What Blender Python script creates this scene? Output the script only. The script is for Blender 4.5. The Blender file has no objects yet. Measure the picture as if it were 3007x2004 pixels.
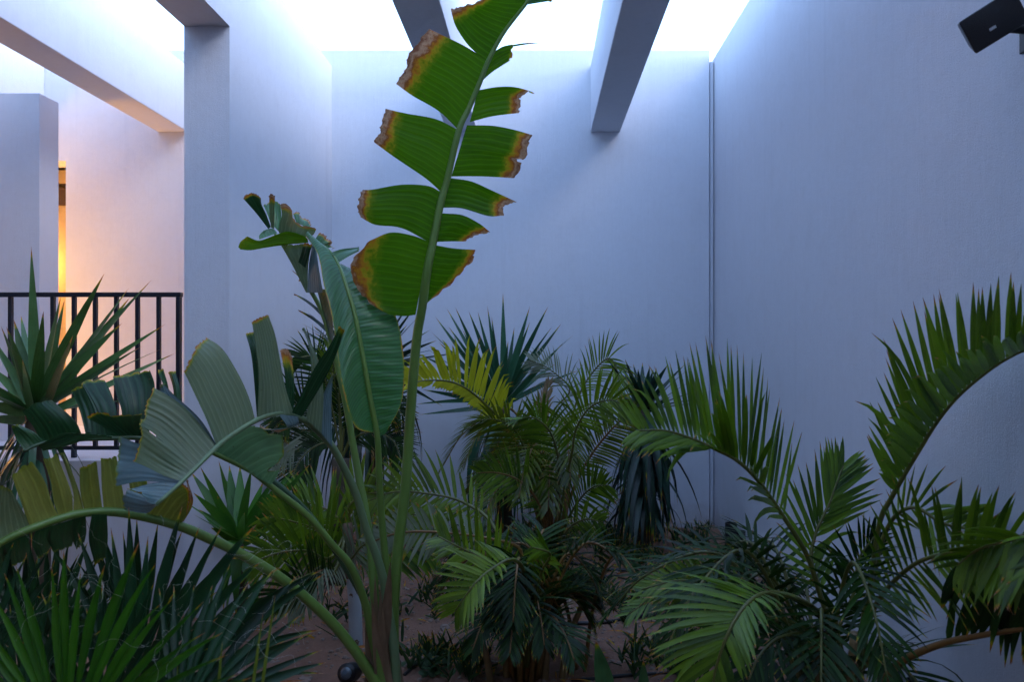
import bpy, math, random
from mathutils import Vector, Matrix
from mathutils import noise as mnoise

random.seed(7)
SC = bpy.context.scene
COL = SC.collection

# ------------------------------------------------------------------ camera, sky, sun, exposure
# the eye is the origin, x right, y into the courtyard, z up; the soil lies 1.55 m below the eye
F, CX, CY = 2340.0, 1582.0, 1017.0
GROUND = -1.55
YB = 6.77            # face of the back wall
XR = 1.496           # face of the side wall

cd = bpy.data.cameras.new('camera')
cam = bpy.data.objects.new('camera', cd)
COL.objects.link(cam)
cam.location = (0, 0, 0)
cam.rotation_euler = (math.radians(90), 0, 0)
cd.sensor_width = 36.0
cd.lens = F / 3007.0 * 36.0
cd.shift_x = (1503.5 - CX) / 3007.0
cd.shift_y = (CY - 1002.0) / 3007.0
cd.clip_start = 0.05
cd.clip_end = 500
cd.dof.use_dof = True
cd.dof.focus_distance = 4.2
cd.dof.aperture_fstop = 4.0
SC.camera = cam

SUN_DIR = Vector((0.66, -0.30, 0.69)).normalized()      # towards the sun
w = bpy.data.worlds.new('World')
SC.world = w
w.use_nodes = True
wn = w.node_tree.nodes
sky = wn.new('ShaderNodeTexSky')
sky.sky_type = 'NISHITA'
sky.sun_disc = False
sky.sun_elevation = math.asin(SUN_DIR.z)
sky.sun_rotation = math.atan2(SUN_DIR.x, SUN_DIR.y)
sky.air_density = 1.0
sky.dust_density = 0.5
sky.ozone_density = 1.3
w.node_tree.links.new(sky.outputs[0], wn['Background'].inputs[0])
wn['Background'].inputs[1].default_value = 0.145

sd = bpy.data.lights.new('sun', 'SUN')
sd.energy = 0.07
sd.angle = math.radians(22)
sd.color = (1.0, 0.80, 0.66)
sun = bpy.data.objects.new('sun', sd)
COL.objects.link(sun)
sun.rotation_euler = SUN_DIR.to_track_quat('Z', 'Y').to_euler()
sun.location = (8, -4, 8)

vs = SC.view_settings
vs.view_transform = 'Standard'
vs.look = 'None'
vs.gamma = 1.0
vs.use_curve_mapping = False
vs.exposure = 2.68
SC.cycles.max_bounces = 7
SC.cycles.diffuse_bounces = 5
SC.cycles.glossy_bounces = 2
SC.cycles.transmission_bounces = 4
SC.cycles.adaptive_threshold = 0.025
SC.cycles.transparent_max_bounces = 8

# ------------------------------------------------------------------ pixel to place
def P(x, y, d):
    return Vector(((x - CX) / F * d, d, -(y - CY) / F * d))

def Z(ox, oy, k):
    return lambda x, y: (ox + x * k, oy + y * k)

Z1 = Z(0, 0, 1.2780)
Z2 = Z(600, 500, .5739)
Z3 = Z(1000, 0, .6380)
Z4 = Z(0, 700, .5102)
Z5 = Z(0, 1300, .4490)
Z6 = Z(1000, 900, .5102)
Z7 = Z(800, 1400, .5100)
Z8 = Z(1800, 800, .7678)
ZC = Z(650, 550, .1913)
ZB = Z(850, 850, .4146)
ZG = Z(0, 1150, .2232)
ZR = Z(2400, 1400, .3852)

def pts(z, lst):
    """[(x, y, d) ...] in a zoom's pixels -> world points"""
    return [P(*z(a, b), c) for a, b, c in lst]

def on_ground(z, x, y):
    px, py = z(x, y)
    d = -GROUND * F / (py - CY)
    return P(px, py, d)

def wall_limit(p, gap=0.03):
    """nothing grows through the side wall"""
    if p.x > XR - gap:
        p.x = XR - gap - 0.02 * (1 - math.exp(-(p.x - XR + gap) * 8))
    if p.y > YB - gap:
        p.y = YB - gap
    return p

def catmull(ps, n):
    out = []
    m = len(ps)
    if m == 2:
        return [ps[0].lerp(ps[1], i / (n - 1)) for i in range(n)]
    for i in range(n):
        t = i / (n - 1) * (m - 1)
        k = min(int(t), m - 2)
        u = t - k
        p0 = ps[k - 1] if k > 0 else ps[0] * 2 - ps[1]
        p1, p2 = ps[k], ps[k + 1]
        p3 = ps[k + 2] if k + 2 < m else ps[-1] * 2 - ps[-2]
        out.append(0.5 * ((2 * p1) + (p2 - p0) * u + (2 * p0 - 5 * p1 + 4 * p2 - p3) * u * u
                          + (3 * p1 - p0 - 3 * p2 + p3) * u * u * u))
    return out

# ------------------------------------------------------------------ materials
MATS = {}

class NT:
    """small helper to write node trees"""
    def __init__(self, name):
        self.m = bpy.data.materials.new(name)
        self.m.use_nodes = True
        self.t = self.m.node_tree
        self.n = self.t.nodes
        self.b = self.n['Principled BSDF']
        self.out = self.n['Material Output']
        MATS[name] = self.m

    def node(self, typ, ins=None, **props):
        nd = self.n.new(typ)
        for k, v in props.items():
            setattr(nd, k, v)
        for k, v in (ins or {}).items():
            self.put(nd.inputs[k], v)
        return nd

    def put(self, sock, v):
        if isinstance(v, bpy.types.NodeSocket):
            self.t.links.new(v, sock)
        elif isinstance(v, bpy.types.Node):
            self.t.links.new(v.outputs[0], sock)
        else:
            sock.default_value = v

    def math(self, op, a, b=0.0, clamp=False):
        nd = self.n.new('ShaderNodeMath')
        nd.operation = op
        nd.use_clamp = clamp
        self.put(nd.inputs[0], a)
        self.put(nd.inputs[1], b)
        return nd.outputs[0]

    def noise(self, vec, scale, detail=3.0, rough=0.55):
        nd = self.node('ShaderNodeTexNoise', {'Scale': scale, 'Detail': detail, 'Roughness': rough})
        if vec is not None:
            self.put(nd.inputs['Vector'], vec)
        return nd.outputs[0]

    def mix(self, fac, a, b, mode='MIX'):
        nd = self.n.new('ShaderNodeMix')
        nd.data_type = 'RGBA'
        nd.blend_type = mode
        self.put(nd.inputs[0], fac)
        self.put(nd.inputs[6], a if not isinstance(a, tuple) else (*a[:3], 1))
        self.put(nd.inputs[7], b if not isinstance(b, tuple) else (*b[:3], 1))
        return nd.outputs[2]

    def ramp(self, fac, stops):
        nd = self.n.new('ShaderNodeValToRGB')
        e = nd.color_ramp.elements
        while len(e) < len(stops):
            e.new(0.5)
        for i, (p, c) in enumerate(stops):
            e[i].position = p
            e[i].color = (*c[:3], 1) if len(c) == 3 else c
        self.put(nd.inputs[0], fac)
        return nd.outputs[0]

    def bump(self, h, strength, dist=0.01):
        nd = self.node('ShaderNodeBump', {'Strength': strength, 'Distance': dist})
        self.put(nd.inputs['Height'], h)
        self.put(self.b.inputs['Normal'], nd.outputs[0])
        return nd.outputs[0]


def plaster(name, col, streak=0.05):
    t = NT(name)
    co = t.node('ShaderNodeTexCoord').outputs['Object']
    big = t.noise(co, 0.9, 4)
    mp = t.node('ShaderNodeMapping', {'Vector': co, 'Scale': (22, 22, 0.9)})
    st = t.noise(mp.outputs[0], 1.6, 5, 0.65)
    mp2 = t.node('ShaderNodeMapping', {'Vector': co, 'Scale': (70, 70, 5)})
    st2 = t.noise(mp2.outputs[0], 1.0, 3, 0.6)
    fine = t.noise(co, 180, 3, 0.7)
    blot = t.noise(co, 5.5, 5, 0.6)
    c = t.mix(t.math('MULTIPLY', t.math('SUBTRACT', big, 0.3, True), 0.35), col, tuple(v * 0.86 for v in col))
    c = t.mix(t.math('MULTIPLY', t.math('SUBTRACT', st, 0.45, True), streak * 9), c, tuple(v * 0.80 for v in col))
    c = t.mix(t.math('MULTIPLY', t.math('SUBTRACT', st2, 0.5, True), streak * 6), c, tuple(min(1, v * 1.12) for v in col))
    c = t.mix(t.math('MULTIPLY', t.math('SUBTRACT', t.noise(co, 26, 4, 0.65), 0.45, True), 0.9), c, tuple(v * 0.87 for v in col))
    c = t.mix(t.math('MULTIPLY', t.math('SUBTRACT', blot, 0.50, True), 1.2), c, (col[0] * .88, col[1] * .86, col[2] * .84))
    geo = t.node('ShaderNodeNewGeometry').outputs['Position']
    zz = t.node('ShaderNodeSeparateXYZ', {0: geo}).outputs[2]
    spl = t.node('ShaderNodeMapRange', {'Value': t.math('ADD', zz, t.math('MULTIPLY', t.noise(co, 7, 5, 0.7), 0.35)), 'From Min': GROUND + .10, 'From Max': GROUND + .42, 'To Min': 0.55, 'To Max': 0.0}).outputs[0]
    c = t.mix(spl, c, (0.20, 0.13, 0.10))
    mp3 = t.node('ShaderNodeMapping', {'Vector': co, 'Scale': (9, 9, 0.35)})
    run = t.node('ShaderNodeMapRange', {'Value': t.noise(mp3.outputs[0], 1.0, 3, 0.5), 'From Min': 0.62, 'From Max': 0.74, 'To Max': 0.16}).outputs[0]
    c = t.mix(run, c, tuple(v * 0.7 for v in col))
    t.put(t.b.inputs['Base Color'], c)
    t.b.inputs['Roughness'].default_value = 0.85
    t.b.inputs['Specular IOR Level'].default_value = 0.25
    h = t.math('ADD', t.math('MULTIPLY', fine, 0.5), t.math('ADD', t.math('MULTIPLY', st2, 0.25), blot))
    t.bump(h, 0.55, 0.008)
    return t.m


def leafmat(name, c1, c2, glow=None, tl=0.35, rough=0.42, veins=0.0, vein_f=120.0, vein_c=None,
            spec=0.35, ramp=None, mott=6.0, dryn=0.6):
    """leaf: colour varies by clump and by leaf, veins follow UV, margins dry out where 'dry' is high"""
    t = NT(name)
    co = t.node('ShaderNodeTexCoord').outputs['Object']
    uv = t.node('ShaderNodeUVMap', uv_map='UVMap').outputs[0]
    sep = t.node('ShaderNodeSeparateXYZ', {0: uv})
    dry = t.node('ShaderNodeAttribute', attribute_name='dry').outputs['Fac']
    rnd = t.node('ShaderNodeAttribute', attribute_name='rnd').outputs['Fac']
    mo = t.noise(co, mott, 4, 0.6)
    f = t.math('ADD', t.math('MULTIPLY', rnd, 0.95), t.math('MULTIPLY', t.math('SUBTRACT', mo, 0.5), 1.2), True)
    c = t.mix(f, c1, c2)
    # fine grain along the leaf
    mp = t.node('ShaderNodeMapping', {'Vector': uv, 'Scale': (3.0, vein_f * 2.2, 1)})
    gr = t.noise(mp.outputs[0], 1.0, 3, 0.6)
    c = t.mix(t.math('MULTIPLY', t.math('SUBTRACT', gr, 0.45, True), 1.1), c, tuple(min(1, v * 1.7) for v in c2))
    hgt = gr
    if veins > 0:
        wob = t.math('MULTIPLY', t.noise(uv, 3.0, 2), 0.010)
        ph = t.math('MULTIPLY', t.math('ADD', sep.outputs[1], wob), vein_f)
        fr = t.math('FRACT', ph)
        tri = t.math('ABSOLUTE', t.math('SUBTRACT', fr, 0.5))
        line = t.math('SUBTRACT', 1.0, t.math('MULTIPLY', tri, 5.5), True)
        vc = vein_c or tuple(min(1, v * 2.2) for v in c2)
        c = t.mix(t.math('MULTIPLY', line, veins), c, vc)
        hgt = t.math('ADD', t.math('MULTIPLY', gr, 0.4), tri)
    dn = t.noise(co, 38.0, 5, 0.65)
    dn2 = t.noise(co, 14.0, 3, 0.6)
    dv = t.math('ADD', dry, t.math('MULTIPLY', t.math('SUBTRACT', t.math('ADD', t.math('MULTIPLY', dn, 0.6), t.math('MULTIPLY', dn2, 0.4)), 0.5),
                                   t.math('MULTIPLY', t.math('MINIMUM', t.math('MULTIPLY', dry, 4.0), 1.0), dryn * 2)), True)
    stops = ramp or [(0.0, (0, 0, 0)), (0.30, (0.13, 0.20, 0.006)), (0.47, (0.34, 0.27, 0.012)), (0.58, (0.44, 0.17, 0.015)),
                     (0.68, (0.26, 0.085, 0.02)), (0.82, (0.46, 0.27, 0.15)), (1.0, (0.20, 0.08, 0.04))]
    dcol = t.ramp(dv, stops[1:])
    dfac = t.node('ShaderNodeMapRange', {'Value': dv, 'From Min': 0.12, 'From Max': 0.42}).outputs[0]
    c = t.mix(dfac, c, dcol)
    spot = t.math('GREATER_THAN', t.noise(co, 60.0, 2, 0.5), 0.735)
    c = t.mix(t.math('MULTIPLY', spot, 0.55), c, (0.10, 0.06, 0.02))
    t.put(t.b.inputs['Base Color'], c)
    t.b.inputs['Roughness'].default_value = rough
    t.b.inputs['Specular IOR Level'].default_value = spec
    nrm = t.bump(hgt, 0.35, 0.004)
    g = glow or tuple(min(1, v * 2.0) for v in c2)
    tc = t.mix(dfac, t.mix(0.45, c, g), dcol)
    tb = t.node('ShaderNodeBsdfTranslucent', {'Color': tc, 'Normal': nrm})
    mx = t.node('ShaderNodeMixShader', {0: tl, 1: t.b.outputs[0], 2: tb.outputs[0]})
    t.put(t.out.inputs['Surface'], mx.outputs[0])
    return t.m


def simple(name, col, rough=0.6, metal=0.0, nscale=25, nvar=0.25, bump=0.15, spec=0.4, coat=0.0):
    t = NT(name)
    co = t.node('ShaderNodeTexCoord').outputs['Object']
    n = t.noise(co, nscale, 4)
    c = t.mix(n, tuple(v * (1 - nvar) for v in col), tuple(min(1, v * (1 + nvar)) for v in col))
    t.put(t.b.inputs['Base Color'], c)
    t.b.inputs['Roughness'].default_value = rough
    t.b.inputs['Metallic'].default_value = metal
    t.b.inputs['Specular IOR Level'].default_value = spec
    t.b.inputs['Coat Weight'].default_value = coat
    if bump:
        t.bump(n, bump, 0.004)
    return t.m


def stalkmat(name, c1, c2, scale=(60, 60, 4), rough=0.4, spots=0.0):
    t = NT(name)
    co = t.node('ShaderNodeTexCoord').outputs['Object']
    mp = t.node('ShaderNodeMapping', {'Vector': co, 'Scale': scale})
    n = t.noise(mp.outputs[0], 1.0, 4, 0.6)
    c = t.mix(n, c1, c2)
    if spots:
        s = t.math('GREATER_THAN', t.noise(co, 45.0, 3), 0.66)
        c = t.mix(t.math('MULTIPLY', s, spots), c, (0.12, 0.07, 0.03))
    t.put(t.b.inputs['Base Color'], c)
    t.b.inputs['Roughness'].default_value = rough
    t.bump(n, 0.2, 0.003)
    return t.m


plaster('wall_plaster', (0.575, 0.60, 0.66), 0.045)
plaster('beam_plaster', (0.575, 0.60, 0.66), 0.05)
leafmat('banana_green', (0.0135, 0.0638, 0.0015), (0.0467, 0.136, 0.0034), (0.126, 0.324, 0.0027), 0.42, 0.5, 0.38, 42.0, spec=0.15)
leafmat('banana_blue', (0.0135, 0.0713, 0.0225), (0.0382, 0.1403, 0.0425), (0.09, 0.324, 0.0135), 0.28, 0.34, 0.45, 62.0, spec=0.6)
leafmat('banana_grey', (0.055, 0.088, 0.045), (0.125, 0.18, 0.095), (0.11, 0.19, 0.045), 0.25, 0.42, 0.55, 55.0, (0.20, 0.27, 0.17), 0.5)
leafmat('banana_steel', (0.04, 0.08, 0.084), (0.0997, 0.171, 0.1757), (0.072, 0.144, 0.099), 0.2, 0.40, 0.38, 62.0, (0.17, 0.25, 0.24), 0.5)
leafmat('banana_olive', (0.09, 0.12, 0.0225), (0.1785, 0.2125, 0.0467), (0.234, 0.27, 0.018), 0.30, 0.45, 0.20, 42.0)
leafmat('banana_pale', (0.10, 0.22, 0.10), (0.15, 0.29, 0.14), (0.12, 0.3, 0.06), 0.3, 0.42, 0.25, 40.0)
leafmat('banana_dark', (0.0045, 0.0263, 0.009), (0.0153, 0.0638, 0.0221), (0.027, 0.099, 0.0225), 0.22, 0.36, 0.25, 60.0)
leafmat('yucca_green', (0.0108, 0.048, 0.0108), (0.0808, 0.204, 0.0723), (0.085, 0.2295, 0.0213), 0.22, 0.32, 0, 40, spec=0.5)
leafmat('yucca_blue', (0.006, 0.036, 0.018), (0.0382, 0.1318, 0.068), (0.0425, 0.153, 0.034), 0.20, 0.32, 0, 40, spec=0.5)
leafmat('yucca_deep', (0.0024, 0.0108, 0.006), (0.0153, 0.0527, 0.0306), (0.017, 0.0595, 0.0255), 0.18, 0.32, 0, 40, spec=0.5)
leafmat('dracaena_lime', (0.0108, 0.063, 0.006), (0.0638, 0.221, 0.0255), (0.102, 0.306, 0.0102), 0.30, 0.32, 0, 40, spec=0.5)
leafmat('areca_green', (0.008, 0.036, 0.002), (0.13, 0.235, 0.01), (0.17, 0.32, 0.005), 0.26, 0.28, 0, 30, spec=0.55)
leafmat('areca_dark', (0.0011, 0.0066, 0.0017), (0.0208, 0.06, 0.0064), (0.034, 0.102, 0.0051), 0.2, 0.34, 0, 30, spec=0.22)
leafmat('areca_olive', (0.018, 0.038, 0.003), (0.14, 0.185, 0.012), (0.22, 0.27, 0.008), 0.34, 0.28, 0, 30, spec=0.55)
leafmat('areca_lime', (0.0275, 0.0605, 0.0028), (0.16, 0.256, 0.0128), (0.221, 0.357, 0.0051), 0.36, 0.28, 0, 30, spec=0.55)
leafmat('areca_yellow', (0.30, 0.33, 0.008), (0.47, 0.47, 0.015), (0.6, 0.56, 0.01), 0.36, 0.45, 0, 30)
leafmat('areca_grey', (0.15, 0.19, 0.11), (0.24, 0.27, 0.19), (0.18, 0.22, 0.10), 0.25, 0.55, 0, 30)
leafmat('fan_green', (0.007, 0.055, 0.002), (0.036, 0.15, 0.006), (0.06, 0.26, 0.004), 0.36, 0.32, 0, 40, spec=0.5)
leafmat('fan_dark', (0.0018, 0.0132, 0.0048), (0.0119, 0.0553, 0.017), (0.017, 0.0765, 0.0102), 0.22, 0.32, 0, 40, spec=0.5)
leafmat('weed_green', (0.008, 0.03, 0.008), (0.035, 0.075, 0.02), None, 0.25, 0.5)
leafmat('dry_leaf', (0.16, 0.10, 0.05), (0.28, 0.19, 0.10), (0.2, 0.12, 0.05), 0.2, 0.7)
stalkmat('stalk_green', (0.085, 0.165, 0.022), (0.135, 0.225, 0.05), spots=0.25)
stalkmat('stalk_dark', (0.020, 0.055, 0.022), (0.035, 0.085, 0.032), spots=0.2)
stalkmat('stalk_grey', (0.10, 0.17, 0.075), (0.14, 0.21, 0.10), spots=0.2)
stalkmat('rachis_olive', (0.075, 0.075, 0.014), (0.11, 0.115, 0.02))
stalkmat('rachis_brown', (0.14, 0.065, 0.016), (0.20, 0.10, 0.022))
stalkmat('cane_bark', (0.16, 0.095, 0.035), (0.24, 0.15, 0.06), (20, 20, 60))
stalkmat('dry_sheath', (0.10, 0.055, 0.025), (0.26, 0.17, 0.095), (40, 40, 5), 0.8)
stalkmat('bark_dark', (0.035, 0.025, 0.018), (0.08, 0.06, 0.04), (20, 20, 30), 0.9)
simple('black_plastic', (0.012, 0.012, 0.014), 0.42, nvar=0.3, bump=0.05)
simple('grille_black', (0.008, 0.008, 0.010), 0.6, nscale=400, bump=0.5)
simple('hose_black', (0.014, 0.015, 0.018), 0.45)
simple('rail_metal', (0.012, 0.018, 0.028), 0.40, nvar=0.2, bump=0.05)
simple('badge_silver', (0.55, 0.56, 0.58), 0.3, 0.8)
simple('steel', (0.45, 0.46, 0.48), 0.35, 0.9)
simple('stone', (0.22, 0.16, 0.13), 0.9, nscale=30, bump=0.5)
simple('door_timber', (0.55, 0.40, 0.20), 0.5, nscale=12)
simple('door_dark', (0.10, 0.06, 0.03), 0.5, nscale=12)
simple('floor_screed', (0.42, 0.40, 0.38), 0.8, nscale=6)
simple('fibre', (0.55, 0.55, 0.48), 0.7, bump=0)

def glassmat():
    t = NT('lens_glass')
    t.b.inputs['Base Color'].default_value = (0.12, 0.16, 0.20, 1)
    t.b.inputs['Roughness'].default_value = 0.05
    t.b.inputs['Transmission Weight'].default_value = 0.4
    t.b.inputs['Specular IOR Level'].default_value = 0.8
glassmat()

def soilmat():
    t = NT('soil')
    co = t.node('ShaderNodeTexCoord').outputs['Object']
    a = t.noise(co, 1.3, 6, 0.6)
    b = t.noise(co, 14, 6, 0.7)
    c = t.noise(co, 90, 4, 0.7)
    col = t.mix(a, (0.17, 0.085, 0.058), (0.29, 0.170, 0.120))
    col = t.mix(t.math('MULTIPLY', t.math('SUBTRACT', b, 0.45, True), 2.0), col, (0.13, 0.075, 0.055))
    col = t.mix(t.math('MULTIPLY', t.math('SUBTRACT', c, 0.58, True), 2.5), col, (0.42, 0.31, 0.26))
    t.put(t.b.inputs['Base Color'], col)
    t.b.inputs['Roughness'].default_value = 0.95
    t.b.inputs['Specular IOR Level'].default_value = 0.1
    h = t.math('ADD', t.math('MULTIPLY', b, 1.0), t.math('MULTIPLY', c, 0.5))
    t.bump(h, 0.8, 0.02)
soilmat()

def trunkpaint():
    t = NT('whitewashed_bark')
    co = t.node('ShaderNodeTexCoord').outputs['Object']
    n = t.noise(co, 9, 5, 0.65)
    sp = t.node('ShaderNodeSeparateXYZ', {0: co})
    m = t.math('GREATER_THAN', t.math('ADD', n, t.math('MULTIPLY', t.math('GREATER_THAN', sp.outputs[2], 0.34), 0.3)), 0.60)
    c = t.mix(m, (0.36, 0.40, 0.43), (0.13, 0.08, 0.05))
    t.put(t.b.inputs['Base Color'], c)
    t.b.inputs['Roughness'].default_value = 0.85
    t.bump(n, 0.5, 0.006)
trunkpaint()

def lampmat():
    t = NT('lamp_glow')
    t.b.inputs['Base Color'].default_value = (1, .8, .5, 1)
    t.b.inputs['Emission Color'].default_value = (1.0, 0.55, 0.16, 1)
    t.b.inputs['Emission Strength'].default_value = 6.0
lampmat()

# ------------------------------------------------------------------ mesh helpers
class MB:
    def __init__(self):
        self.v, self.f, self.uv, self.dry, self.rnd = [], [], [], [], []

    def grid(self, rows, uvs=None, dry=None, rnd=0.5, closed=False):
        """rows: list of equal-length lists of points"""
        o = len(self.v)
        nr, nc = len(rows), len(rows[0])
        for i, r in enumerate(rows):
            for j, p in enumerate(r):
                self.v.append(p)
                self.uv.append(uvs[i][j] if uvs else (j / max(1, nc - 1), i / max(1, nr - 1)))
                self.dry.append(dry[i][j] if dry else 0.0)
                self.rnd.append(rnd)
        for i in range(nr - 1):
            for j in range(nc - (0 if closed else 1)):
                k = (j + 1) % nc
                self.f.append((o + i * nc + j, o + i * nc + k, o + (i + 1) * nc + k, o + (i + 1) * nc + j))

    def tube(self, ps, r0, r1=None, sides=8, cap=True, prof=None, flat=1.0):
        r1 = r0 if r1 is None else r1
        n = len(ps)
        rows = []
        ref = None
        for i, p in enumerate(ps):
            t = (ps[min(i + 1, n - 1)] - ps[max(i - 1, 0)])
            t = t.normalized() if t.length > 1e-9 else Vector((0, 0, 1))
            if ref is None:
                ref = Vector((1, 0, 0)) if abs(t.x) < 0.8 else Vector((0, 1, 0))
            a = (ref - t * ref.dot(t)).normalized()
            ref = a
            b = t.cross(a)
            r = prof(i / (n - 1)) if prof else r0 + (r1 - r0) * i / (n - 1)
            rows.append([p + (a * math.cos(2 * math.pi * j / sides) + b * flat * math.sin(2 * math.pi * j / sides)) * r
                         for j in range(sides)])
        o = len(self.v)
        self.grid(rows, closed=True)
        if cap:
            self.f.append(tuple(o + j for j in range(sides))[::-1])
            self.f.append(tuple(o + (n - 1) * sides + j for j in range(sides)))

    def box(self, x0, x1, y0, y1, z0, z1, M=None):
        o = len(self.v)
        for x, y, z in ((x0, y0, z0), (x1, y0, z0), (x1, y1, z0), (x0, y1, z0), (x0, y0, z1), (x1, y0, z1), (x1, y1, z1), (x0, y1, z1)):
            p = Vector((x, y, z))
            self.v.append(M @ p if M else p)
            self.uv.append((0, 0)); self.dry.append(0.0); self.rnd.append(0.5)
        for f in ((3, 2, 1, 0), (4, 5, 6, 7), (0, 1, 5, 4), (1, 2, 6, 5), (2, 3, 7, 6), (3, 0, 4, 7)):
            self.f.append(tuple(o + i for i in f))

    def build(self, name, mat, parent=None, smooth=True, kind=None, base=None, bevel=0.0, label=None):
        me = bpy.data.meshes.new(name)
        b = base if base is not None else (parent['_b'] if parent and '_b' in parent else (0, 0, 0))
        bx, by, bz = b
        me.from_pydata([(p[0] - bx, p[1] - by, p[2] - bz) for p in self.v], [], self.f)
        me.materials.append(MATS[mat])
        ul = me.uv_layers.new(name='UVMap')
        li = [0] * len(me.loops)
        me.loops.foreach_get('vertex_index', li)
        flat = []
        for i in li:
            flat.extend(self.uv[i])
        ul.data.foreach_set('uv', flat)
        for an, arr in (('dry', self.dry), ('rnd', self.rnd)):
            at = me.attributes.new(an, 'FLOAT', 'POINT')
            at.data.foreach_set('value', arr)
        if smooth:
            me.polygons.foreach_set('use_smooth', [True] * len(me.polygons))
        ob = bpy.data.objects.new(name, me)
        COL.objects.link(ob)
        if parent is None:
            ob.location = b
        else:
            ob.parent = parent
        ob['_b'] = (bx, by, bz)
        if kind:
            ob['kind'] = kind
        if label:
            ob['label'] = label
        if bevel:
            md = ob.modifiers.new('bevel', 'BEVEL')
            md.width = bevel
            md.segments = 2
            md.limit_method = 'ANGLE'
        return ob


def thing(name, label, cat, base, group=None):
    o = bpy.data.objects.new(name, None)
    o.empty_display_size = 0.1
    COL.objects.link(o)
    o.location = base
    o['_b'] = tuple(base)
    o['label'] = label
    o['category'] = cat
    if group:
        o['group'] = group
    return o


def tag(o, label=None, cat=None, group=None, kind=None):
    if label: o['label'] = label
    if cat: o['category'] = cat
    if group: o['group'] = group
    if kind: o['kind'] = kind
    return o

def boxobj(name, mat, dims, parent=None, bevel=0.0, base=None):
    m = MB(); m.box(*dims)
    if parent is None and base is None:
        base = ((dims[0] + dims[1]) / 2, (dims[2] + dims[3]) / 2, dims[4])
    return m.build(name, mat, parent, smooth=False, bevel=bevel, base=base)

# ------------------------------------------------------------------ ground
def ground_z(x, y):
    if not (-8 < x < 2 and -3 < y < 8):
        return GROUND
    return GROUND + 0.035 * mnoise.noise(Vector((x * .9, y * .9, 3))) + 0.022 * mnoise.noise(Vector((x * 3.1, y * 3.1, 8))) \
        + 0.008 * mnoise.noise(Vector((x * 11, y * 11, 1)))

def axis(lo, hi, a, b, step):
    xs = [lo, lo * 0.5]
    x = a
    while x <= b:
        xs.append(x); x += step
    xs += [hi * 0.5, hi]
    return sorted(xs)

m = MB()
xs = axis(-60, 60, -3.0, 1.56, 0.04)
ys = axis(-60, 60, 2.6, 6.9, 0.04)
m.grid([[Vector((x, y, ground_z(x, y))) for x in xs] for y in ys])
tag(m.build('ground', 'soil'), 'bare reddish brown sandy soil of the planting bed', kind='structure')

# ------------------------------------------------------------------ walls, piers, beams
BX = lambda p: (p - 1238.0) / 270.3
BZ0, BZ1, WT = 1.822, 2.38, 2.517
FLOOR = -0.68
DX0, DX1, DZ = -4.75, BX(152), 1.576

bw = thing('back_wall', 'tall pale plastered wall across the back of the courtyard', 'wall', (0, YB, GROUND))
for nm, d in (('wall_panel', (DX1, 1.449, YB, YB + .25, GROUND - .3, WT)), ('wall_panel', (-8.0, DX0, YB, YB + .25, GROUND - .3, WT)),
              ('wall_panel', (DX0, DX1, YB, YB + .25, DZ, WT))):
    boxobj(nm, 'wall_plaster', d, bw)
boxobj('joint_strip', 'wall_plaster', (1.458, 1.490, YB + .02, YB + .10, GROUND - .3, 2.43), bw, 0.004)
boxobj('joint_backing', 'wall_plaster', (1.450, 1.56, YB + .12, YB + .25, GROUND - .3, 2.42), bw)

sw = boxobj('side_wall', 'wall_plaster', (XR, XR + .25, -4, YB + .10, GROUND - .3, 2.462))
tag(sw, 'long pale plastered wall along the right side with faint rain streaks', 'wall')

beams = [('pale roof beam at far left above the shorter pier', 33, 103, -2.6, YB),
         ('pale roof beam between the left pier and the middle pier, underside lit warm', 363, 433, -2.6, YB),
         ('pale roof beam resting on the tall middle pier', 693, 763, -2.6, YB),
         ('pale roof beam partly hidden behind the tallest torn leaf', 1029, 1097, -2.6, YB),
         ('pale roof beam nearest the right wall with dark underside', 1357, 1425, -2.6, YB)]
for lab, a, b, y0, y1 in beams:
    o = boxobj('roof_beam', 'beam_plaster', (BX(a), BX(b), y0, y1, BZ0, BZ1), bevel=(0.0 if a == 693 else 0.006))
    tag(o, lab, 'beam', 'roof beams across the courtyard')

o = boxobj('pier', 'wall_plaster', (BX(693), BX(763), 4.53, YB, GROUND - .3, BZ0))
tag(o, 'tall pale wall pier under a beam, ending the black railing', 'pier')
o = boxobj('pier', 'wall_plaster', (-4.9, -3.59, 5.73, 5.96, FLOOR, 1.822), bevel=0.003)
tag(o, 'shorter pale pier at the left edge behind the railing', 'pier')

# walkway behind the railing
o = boxobj('walkway', 'floor_screed', (-5.7, BX(693), 4.72, YB, GROUND - .3, FLOOR))
tag(o, 'raised walkway with pale plastered edge', kind='structure')
o.data.materials[0] = MATS['wall_plaster']

# unseen roofs and walls around the camera, added and sized to limit the skylight
o = boxobj('unseen_terrace_roof', 'beam_plaster', (-5.7, XR, -4, -2.6, BZ0, WT))  # out of view; its edge is set by how much light gets in
tag(o, 'unseen terrace roof slab behind the camera, sized to limit the light', kind='structure')
o = boxobj('left_shading_slab', 'beam_plaster', (-5.7, -2.9, -2.6, 3.9, BZ1 + .005, WT + .06))  # added slab out of view, keeps skylight off the left piers and recess
tag(o, 'unseen slab added overhead to shade the left piers and recess', kind='structure')
o = boxobj('rear_sky_block', 'wall_plaster', (-8, 6, -4.25, -4, GROUND - .3, 6.2))  # unseen, made tall so less low sky reaches the wall tops
tag(o, 'unseen wall behind the camera, raised to block the low sky', kind='structure')
o = boxobj('left_sky_block', 'wall_plaster', (-5.95, -5.7, -4.0, YB, GROUND - .3, 3.4))  # added out of view, cuts the sky light coming from the left
tag(o, 'unseen wall added at far left to block skylight', kind='structure')

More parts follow.
